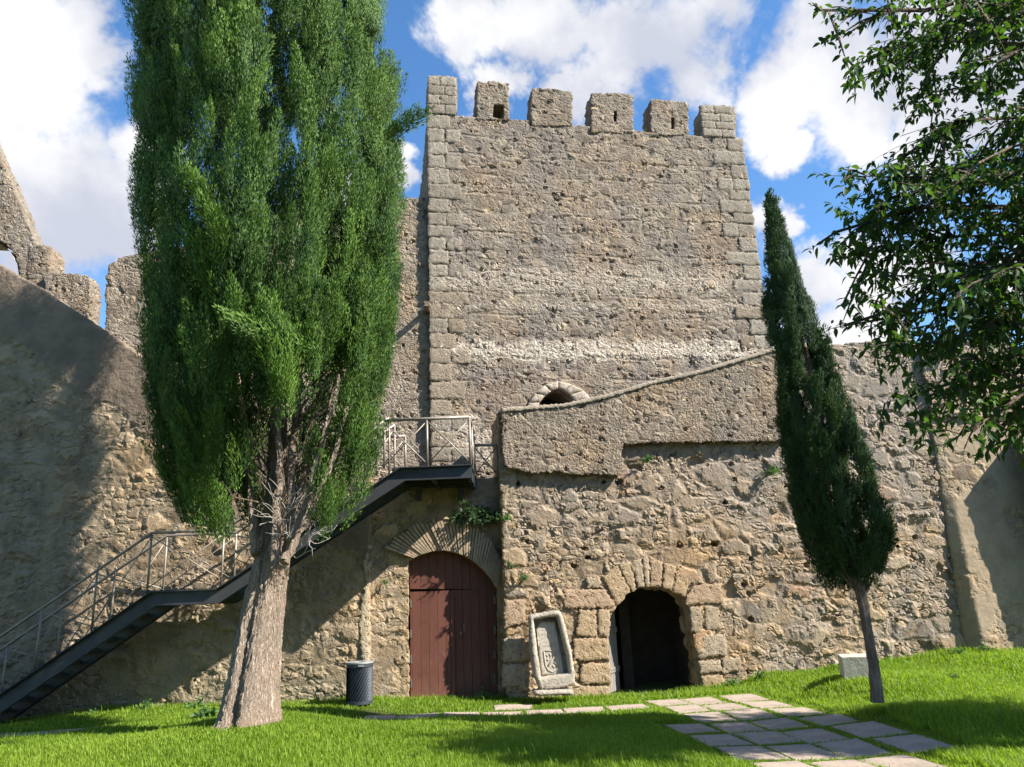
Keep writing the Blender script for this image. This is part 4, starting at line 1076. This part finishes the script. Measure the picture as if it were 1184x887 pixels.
tips = [  # pixel path from right to left, depth
    ([(1330, -40), (1200, -20), (1070, 12), (948, 12)], 6.6), ([(1330, 40), (1190, 50), (1080, 48), (988, 96)], 6.3), ([(1300, 20), (1150, 20), (1010, 60)], 7.2), ([(1300, 0), (1120, -20), (975, -25)], 7.0),
    ([(1330, 120), (1200, 135), (1110, 140), (1045, 180)], 6.4), ([(1330, 160), (1200, 180), (1100, 195), (1010, 240)], 6.8),
    ([(1330, 200), (1180, 200), (1060, 205), (952, 203)], 6.2), ([(1330, 230), (1180, 240), (1060, 240), (968, 268)], 6.5),
    ([(1330, 270), (1180, 270), (1080, 275), (985, 300)], 7.0), ([(1330, 290), (1200, 300), (1110, 320), (1010, 318)], 6.3),
    ([(1330, 330), (1200, 340), (1100, 355), (1010, 370), (960, 380)], 6.6), ([(1330, 330), (1200, 350), (1110, 390), (1050, 402)], 6.1),
    ([(1330, 360), (1200, 400), (1110, 440), (1024, 466)], 6.2), ([(1330, 380), (1220, 430), (1150, 480), (1088, 516)], 6.0),
    ([(1330, 400), (1240, 440), (1170, 480)], 6.5), ([(1330, 410), (1230, 440), (1190, 500)], 5.9),
    ([(1330, 60), (1200, 90), (1120, 100), (1060, 110)], 7.4), ([(1330, 100), (1220, 110), (1140, 150)], 7.8), ([(1330, 200), (1220, 230), (1130, 260)], 7.8), ([(1330, 250), (1220, 270), (1120, 310), (1070, 330)], 7.5),
    ([(1330, 300), (1230, 330), (1140, 370), (1090, 380)], 7.6), ([(1330, 180), (1250, 180), (1150, 210), (1090, 225)], 6.0), ([(1330, 30), (1240, 30), (1150, 75)], 5.9), ([(1330, 340), (1240, 370), (1160, 420), (1120, 425)], 7.2),
    ([(1330, -60), (1240, -30), (1150, 10), (1100, 30)], 6.0), ([(1330, 150), (1250, 150), (1170, 170)], 5.6), ([(1330, 280), (1250, 290), (1170, 310), (1120, 330)], 5.8)]
brs = []
for path, d in tips:
    P3 = [ony(x, y, d*DS+.25*(i == 0)) for i, (x, y) in enumerate(path)]
    P3 = np.array([ctr+np.array([-.2, 0, max(-1.5, min(2., P3[0][2]-ctr[2]-1.0))])*.6] + list(P3))
    brs.append((P3, .02))
rg_ = np.random.default_rng(77)
def offframe(e):
    x, y = proj(e); return x > 1200
def crown_limbs(c, r3, n, r0):
    out = []
    while len(out) < n:
        v = unit(rg_.normal(size=3)); e = c+v*np.array(r3)*rg_.uniform(.55, 1.0)
        if offframe(e) and offframe((e+c)/2): out.append((np.array([c+v*.15, (c+e)/2+rg_.normal(0, .1, 3), e]), r0))
    return out
brs += crown_limbs(ctr+np.array([.6, -.5, .2]), (1.9, 1.8, 1.2), 34, .022)
def keepf(e):
    x, y = proj(e)
    if not (0 < x < 1184 and 0 < y < 887): return True
    lim = np.interp(y, [0, 60, 105, 115, 180, 200, 290, 330, 380, 410, 470, 520, 545], [940, 955, 985, 1045, 1030, 945, 965, 985, 950, 1010, 1015, 1080, 1200])
    return x > lim-10
nl = leafy(bt, brs, per=150, keep=keepf, lf=.050, spread=.22, dens=27)
def bole(root, T, h, r):
    pts = [T+np.array([0, 0, -.2]), T+np.array([.05, 0, h*.18]), T+np.array([.02, 0, h*.4]), T+np.array([0, 0, h*.62]), T+np.array([.1, 0, h*.85]), T+np.array([0, .1, h])]
    p3, r3 = dense(pts, [r, r*.8, r*.7, r*.55, r*.3, r*.1], 40); m_ = MB(); world_tube(m_, p3, list(r3), 16, np.array(root.location)); m_.build('trunk', M['bark3'], root, True)
bole(bt, T1, 5.4, .2)
# two neighbours of the same kind just outside the frame: they shade the middle and the right of the lawn
T2 = np.array([7.4, 8.0, 0]); T2[2] = float(gz(*T2[:2]))
b2 = empty('broadleaf_tree', tuple(T2)); tag(b2, 'second broadleaf tree outside the picture to the right, shading the middle of the lawn', 'tree')
leafy(b2, crown_limbs(T2+np.array([-.2, 0, 5.5]), (2.5, 1.6, 1.3), 135, .03), per=80, lf=.085, seed=15, dens=15); bole(b2, T2, 6.0, .22)
b3 = empty('broadleaf_tree', (11.2, 7.7, .35), 2.6); tag(b3, 'third broadleaf tree, furthest right outside the picture, shading the right of the lawn', 'tree')
for ch in b2.children:
    c = ch.copy(); COL.objects.link(c); c.parent = b3

# ------------------------------------------------------------------ paving slabs
slabs = []
def slab_at(cx, cy, w, l, ang, label):
    z = float(gz(cx, cy)); o = empty('paving_slab', (cx, cy, z), ang)
    poly = [(-w/2, -l/2), (w/2, -l/2), (w/2, l/2), (-w/2, l/2)]
    poly = [(x+random.uniform(-.02, .02), y+random.uniform(-.02, .02)) for x, y in poly]
    R = resample(poly, .09, .012)
    V = [(x*.985, y*.985, .014) for x, y in R]+[(x, y, .006) for x, y in R]+[(x, y, -.08) for x, y in R]; n = len(R)
    F = [tuple(range(n))]+[(i+n, (i+1) % n+n, (i+1) % n, i) for i in range(n)]+[(i+2*n, (i+1) % n+2*n, (i+1) % n+n, i+n) for i in range(n)]
    bpy.data.objects.remove(o)
    me = bpy.data.meshes.new('paving_slab'); me.from_pydata(V, [], F); me.update()
    o = link('paving_slab', me, M['slab']); o.location = (cx, cy, z); sx_ = float(gz(cx+.2, cy)-gz(cx-.2, cy))/.4; sy_ = float(gz(cx, cy+.25)-gz(cx, cy-.25))/.5
    o.rotation_euler = (math.atan(sy_)+random.uniform(-.006, .006), -math.atan(sx_)+random.uniform(-.006, .006), ang)
    tag(o, label, 'paving slab', 'paving slabs across the lawn', 'thing'); slabs.append((cx, cy, w/2+.02, l/2+.02, ang))
ROWN = ['first', 'second', 'third', 'fourth', 'fifth', 'sixth', 'seventh', 'eighth', 'ninth', 'tenth']
dv = np.array([.145, -.83]); 
for k in range(9):
    for name, dx, k0, k1 in (('right', .66, 0, 5), ('middle', 0, 0, 8), ('left', -.56, 0, 8), ('extra', -1.14, 3, 8)):
        if not k0 <= k <= k1: continue
        c = np.array([2.88, 13.46])+dv*k+np.array([dx, random.uniform(-.03, .03)])
        w = .53 if name != 'right' else .57
        nm = {'right': 'right edge', 'middle': 'middle column', 'left': 'left of the middle', 'extra': 'outermost left edge'}[name]
        slab_at(c[0], c[1], w, .745, .12, f'flagstone in the {ROWN[k]} row out from the archway, {nm} of the path')
for i, (cx, cy, w, l) in enumerate([(1.62, 13.2, .62, .5), (.92, 13.16, .62, .52), (.30, 13.08, .60, .5), (-.20, 13.72, .62, .5), (-.36, 12.98, .62, .46), (-1.02, 13.0, .56, .42), (-1.70, 12.98, .64, .46), (-2.3, 13.02, .5, .42)]):
    slab_at(cx, cy, w, l, .04, f'flagstone in the single row before the red door, {ROWN[i]} one counted leftwards from the path')
o = None

# ------------------------------------------------------------------ trodden earth strip at the left
sx = []; 
for (x, y) in [(-60, 862), (0, 858), (60, 855), (120, 850), (168, 845), (168, 849), (120, 856), (60, 862), (0, 867), (-60, 872)]:
    q = onz(x, y, 0.02); sx.append((q[0], q[1]))
pr = resample(sx, .12, .03); n = len(pr)
me = bpy.data.meshes.new('footpath'); cen = pr.mean(0)
hn = n//2
V = [(x, y, float(gz(x, y))+.012) for x, y in pr]; me.from_pydata(V, [], [tuple(range(n))] if area(pr) > 0 else [tuple(range(n-1, -1, -1))]); me.update()
tag(link('footpath', me, simple('trodden_earth', (.34, .28, .19), 1, var=.35, scale=6, bump=.02)), kind='structure')

# ------------------------------------------------------------------ grass
def front_y(X):      # y of the wall face at X
    return np.where(X < -2.72, 14.30+(X+2.72)*.0175, np.where(X < -.3, 14.80+(X+.3)*.1405, 14.42+(X+.3)*.1405))
def grass():
    rg = np.random.default_rng(23)
    def scatter(n, x0, x1, y0, y1): return np.stack([rg.uniform(x0, x1, n), rg.uniform(y0, y1, n)], 1)
    P = np.vstack([scatter(250000, -8, 8.5, 7.2, 9.6), scatter(360000, -11, 12.5, 9.6, 12.4), scatter(320000, -12, 14, 12.4, 16.4), scatter(30000, -6, 7, 5.6, 7.2)])
    X, Y = P[:, 0], P[:, 1]
    v = np.stack([X, Y, np.zeros_like(X)], 1)-CAM; w = v@cF; px = 592+FPX*(v@cR)/w; py = 443.5-FPX*(v@cU)/w
    keep = (Y < front_y(X)-.02) & (px > -260) & (px < 1480) & (py < 960)
    # clumpy density
    dens = .55+.45*np.sin(X*2.1+1.3*np.sin(Y*1.7))*np.sin(Y*2.6+.8*np.sin(X*2.9))
    keep &= rg.uniform(size=len(X)) < .62+.38*dens
    for cx, cy, hw, hl, a in slabs:
        dx, dy = X-cx, Y-cy; u = dx*math.cos(a)+dy*math.sin(a); t = -dx*math.sin(a)+dy*math.cos(a)
        ed = rg.uniform(-.05, .02, len(X))
        keep &= ~((np.abs(u) < hw+ed-.015) & (np.abs(t) < hl+ed-.015))
    keep &= ~inpoly(P, [tuple(p) for p in pr]) | (rg.uniform(size=len(X)) < .06)
    keep &= (X-bx)**2+(Y-by)**2 > .05
    keep &= (X-bq[0]-.0)**2+(Y-YC)**2 > .14
    # archway threshold
    X, Y = X[keep], Y[keep]; n = len(X); Z = gz(X, Y)
    near_path = np.zeros(n, bool)
    for cx, cy, hw, hl, a in slabs: near_path |= (np.abs(X-cx) < hw+.14) & (np.abs(Y-cy) < hl+.14)
    patchy = .5+.5*np.sin(X*1.1+2*np.sin(Y*.8))*np.sin(Y*1.4+1.5*np.sin(X*.7))
    H = rg.uniform(.035, .085, n)*(.75+.6*patchy); H[near_path] *= .45
    fore = sstep(11.5, 8.5, Y); H *= 1+.25*fore
    tall = rg.uniform(size=n) < .012; H[tall] *= 1.9
    wallgrass = (front_y(X)-Y < .35); H[wallgrass] *= rg.uniform(.8, 1.9, wallgrass.sum())
    Wd = rg.uniform(.006, .012, n)*(1+.06*np.maximum(Y-8, 0))
    a = rg.uniform(0, 2*math.pi, n); ln = rg.uniform(.1, .75, n)
    base = np.stack([X, Y, Z-.005], 1); dirh = np.stack([np.cos(a), np.sin(a), 0*a], 1); side = np.stack([-np.sin(a), np.cos(a), 0*a], 1)
    mid = base+np.array([0, 0, 1.])*(H*.6)[:, None]+dirh*(H*ln*.3)[:, None]
    tip = base+np.array([0, 0, 1.])*(H*(1-.25*ln))[:, None]+dirh*(H*ln)[:, None]
    V = np.stack([base-side*Wd[:, None]*.5, base+side*Wd[:, None]*.5, mid-side*Wd[:, None]*.38, mid+side*Wd[:, None]*.38, tip], 1).reshape(-1, 3)
    i = np.arange(n)[:, None, None]*5; T = (i+np.array([(0, 1, 3), (0, 3, 2), (2, 3, 4)])[None]).reshape(-1, 3)
    p2_ = np.sin(X*.9+2.1*np.sin(Y*.5+1))*np.sin(Y*.8+1.7*np.sin(X*.6)); tint = np.clip(.42+.35*(patchy-.5)+.2*p2_+rg.normal(0, .22, n), 0, 1)
    o = link('grass', mesh_np('grass', V, T, True, {'rnd': np.repeat(tint, 5)}), M['grass']); tag(o, 'bright green lawn grass', kind='stuff'); return n
ngr = grass()

# ------------------------------------------------------------------ weeds and wall plants
def tuft(name, pos, n, size, mat, label, cat, group=None, flat=False, droop=0.0, leafw=.35, outv=None):
    pos = np.array(pos, float); rg = np.random.default_rng(int(abs(pos[0]*977+pos[2]*131+pos[1]*17)) % 99991)
    root = empty(name, tuple(pos)); tag(root, label, cat, group)
    ns = max(4, n//9); st_ = MB(); C, D = [], []
    for i in range(ns):
        d = rg.normal(0, .8, 3); d[2] = abs(d[2])*(.35 if flat else 1.0)+.15-droop
        if outv is not None: d = d+np.array(outv)*1.0
        d = unit(d); L = size*rg.uniform(.5, 1.0); m_ = d*L*.5+np.array([0, 0, .08*L]); e = d*L-np.array([0, 0, droop*L*.5])
        st_.tube([(0, 0, 0), m_, e], [.006, .005, .003], 5)
        for k in range(9):
            f = rg.uniform(.25, 1.0); C.append(m_*2*f*(1-f)+e*f*f+rg.normal(0, size*.06, 3)); D.append(d+rg.normal(0, .8, 3))
    st_.build('stems', mat, root, True)
    C = np.array(C); D = unit(np.array(D)); nn = unit(rg.normal(0, .6, C.shape)+np.array([0, -.4, .8])); W = unit(np.cross(D, nn)); L = size*.28*rg.uniform(.6, 1.3, len(C))
    leaves_mesh('leaves', C, D, W, L, L*leafw, np.clip(rg.normal(.5, .25, len(C)), 0, 1), mat, root)
def on(plane, x, y, out=.06):
    u, z = plane.px(x, y); return plane.w(u, -out, z)
tuft('wall_creeper', on(GW, 545, 596), 320, .42, M['ivy'], 'dark creeper hanging in the shade above the red door', 'plant', outv=(0, -.3, -.2), droop=.35)
tuft('wall_creeper', on(GW, 567, 600), 220, .34, M['ivy'], 'creeper in the corner between gate wall and terrace block', 'plant', outv=(0, -.3, 0), droop=.3)
tuft('wall_weed', on(TR, 582, 603), 120, .2, M['weed'], 'pale leafy weed high on the corner of the terrace block', 'weed', outv=(0, -.5, 0))
tuft('wall_weed', on(TR, 605, 671), 90, .16, M['weed'], 'small green weed above the ochre block, over the carved slab', 'weed', outv=(0, -.5, 0))
tuft('wall_weed', on(TR, 592, 657), 70, .13, M['weed'], 'tiny weed near the left corner of the terrace block', 'weed', outv=(0, -.5, 0))
tuft('wall_weed', on(TR, 747, 536), 120, .20, M['weed'], 'weed growing just below the parapet undercut, above the archway', 'weed', outv=(0, -.5, 0))
tuft('wall_weed', on(TR, 889, 546), 150, .26, M['weed'], 'straggling weed hanging on the wall beside the young cypress crown', 'weed', outv=(0, -.5, -.2), droop=.25)
tuft('wall_weed', on(GW, 445, 676), 80, .15, M['weed'], 'small weed on the wall left of the red door, below the brick arch', 'weed', outv=(0, -.5, 0))
tuft('wall_weed', on(TR, 1095, 410), 260, .45, M['weed'], 'yellow green shrubby weed on top of the right wall behind the branches', 'weed', outv=(0, -.3, .2))
GP_ = 'leafy weeds along the foot of the walls'
for i, (x, Y, n, s, lab) in enumerate([(-2.9, 14.1, 0, 0, ''), (-4.6, 14.0, 160, .22, 'leafy weed at the foot of the ramp wall, just left of the big cypress'), (-5.0, 14.05, 150, .2, 'leafy weed at the foot of the ramp wall, second one left of the big cypress'), (-5.6, 14.0, 140, .2, 'low weed under the stair landing, at the ramp wall'),
        (-6.4, 13.9, 150, .2, 'weed in the stair shadow at the foot of the ramp wall'), (-7.2, 13.8, 140, .18, 'leftmost weed in the stair shadow by the ramp wall'), (-4.75, 12.3, 200, .26, 'broad leafed weed in the lawn beside the big cypress trunk'),
        (-.75, 14.55, 140, .2, 'weed against the right foot of the red door'), (-1.3, 14.5, 90, .13, 'low weed against the sill of the red door'), (3.7, 14.75, 170, .24, 'weed at the right foot of the archway jamb'), (4.2, 14.75, 120, .2, 'weed against the terrace wall, just right of the archway'),
        (8.6, 15.2, 170, .22, 'weed in the corner where the terrace wall meets the plaster wall'), (8.0, 15.1, 150, .18, 'weed at the far right foot of the terrace wall'), (6.6, 12.7, 60, .16, 'single pale stalky weed in the lawn right of the young cypress'), (4.75, 10.9, 60, .11, 'little weed left of the foot of the young cypress'), (9.6, 14.1, 200, .25, 'dense weed at the foot of the plaster wall')]):
    if not n: continue
    tuft('leafy_weed', (x, Y, float(gz(x, Y))), n, s, M['weed'], lab, 'weed', GP_, leafw=.55)

# ------------------------------------------------------------------ sky and sun
SAZ = rad(71); SEL = rad(39)
sd_ = Vector((math.sin(SAZ)*math.cos(SEL), -math.cos(SAZ)*math.cos(SEL), math.sin(SEL)))
sun = bpy.data.objects.new('sun', bpy.data.lights.new('sun', 'SUN')); COL.objects.link(sun)
sun.rotation_euler = sd_.to_track_quat('Z', 'Y').to_euler(); sun.location = sd_*30
sun.data.energy = 5.0; sun.data.angle = rad(.53); sun.data.color = (1, .945, .86)
wd = bpy.data.worlds.new('World'); SC.world = wd; wd.use_nodes = True
class NW(N): pass
g = NW(wd); bg = g.n['Background']
sky = g.node('ShaderNodeTexSky', sky_type='NISHITA'); sky.sun_disc = False; sky.sun_elevation = SEL; sky.sun_rotation = math.atan2(sd_.x, sd_.y)
sky.air_density = 1.0; sky.dust_density = .4; sky.ozone_density = 2.5; sky.altitude = 300
dirv = g.coord('Generated')
wv = g.vmath('ADD', dirv, g.vmath('SCALE', g.vmath('SUBTRACT', g.noise(dirv, 3.5, 6, .62, 'Color'), (.5, .5, .5)), .26))
blobs = [(55, 190, 92), (10, 110, 85), (110, 225, 55), (150, 165, 42), (20, 20, 75), (100, 15, 50), (150, 300, 26), (10, 150, 60),
         (540, 30, 45), (620, 5, 65), (700, 50, 60), (770, 40, 65), (840, -5, 50), (555, 88, 34), (640, 92, 40), (725, 92, 30),
         (905, 105, 52), (965, 85, 72), (1000, 135, 60), (910, 160, 32), (1090, 70, 95), (1100, 140, 60),
         (925, 330, 44), (985, 320, 52), (1000, 360, 46), (885, 265, 28), (1050, 310, 36), (885, 350, 40), (470, 195, 24), (466, 232, 26), (400, 250, 40), (1175, 330, 30)]
acc = None
for x, y, r in blobs:
    d = ray(x, y); d = d/np.linalg.norm(d); rr = r/FPX*1.08
    dist = g.vmath('DISTANCE', wv, tuple(d), out=1)
    v = g.step(dist, rr*1.7, rr*.15); acc = v if acc is None else g.math('MAXIMUM', acc, v)
far = g.math('MULTIPLY', g.step(g.vmath('DISTANCE', dirv, tuple(cF), out=1), .75, 1.05), g.step(g.noise(dirv, 2.2, 4, .55), .64, .76))   # cloud cover out of the frame
acc = g.math('MAXIMUM', acc, far)
nz = g.noise(dirv, 6.5, 10, .64, dist=.35); 
cl = g.step(g.math('ADD', acc, g.math('MULTIPLY', g.math('SUBTRACT', nz, .5), 2.0)), .24, .72)
shade = g.step(g.math('ADD', g.noise(g.vmath('ADD', dirv, (.03, 0, .02)), 4.2, 6, .55), g.math('MULTIPLY', g.math('SUBTRACT', acc, .5), .12)), .38, .62)
ccol = g.mix(shade, (3.9, 4.1, 4.8), (6.3, 6.3, 6.4))
hs = g.node('ShaderNodeHueSaturation'); hs.inputs['Saturation'].default_value = 1.2; hs.inputs['Value'].default_value = 1.6; g.plug(hs.inputs['Color'], sky.outputs[0])
g.plug(bg.inputs['Color'], g.mix(cl, hs.outputs[0], ccol)); bg.inputs['Strength'].default_value = .066

SC.view_settings.view_transform = 'Standard'; SC.view_settings.look = 'None'; SC.view_settings.exposure = 1.33; SC.view_settings.gamma = 1
SC.view_settings.use_curve_mapping = False
SC.render.engine = 'CYCLES'; SC.cycles.use_denoising = True; SC.cycles.max_bounces = 6; SC.cycles.transparent_max_bounces = 8
SC.cycles.use_adaptive_sampling = True
print('leaves', nl, 'grass', ngr)
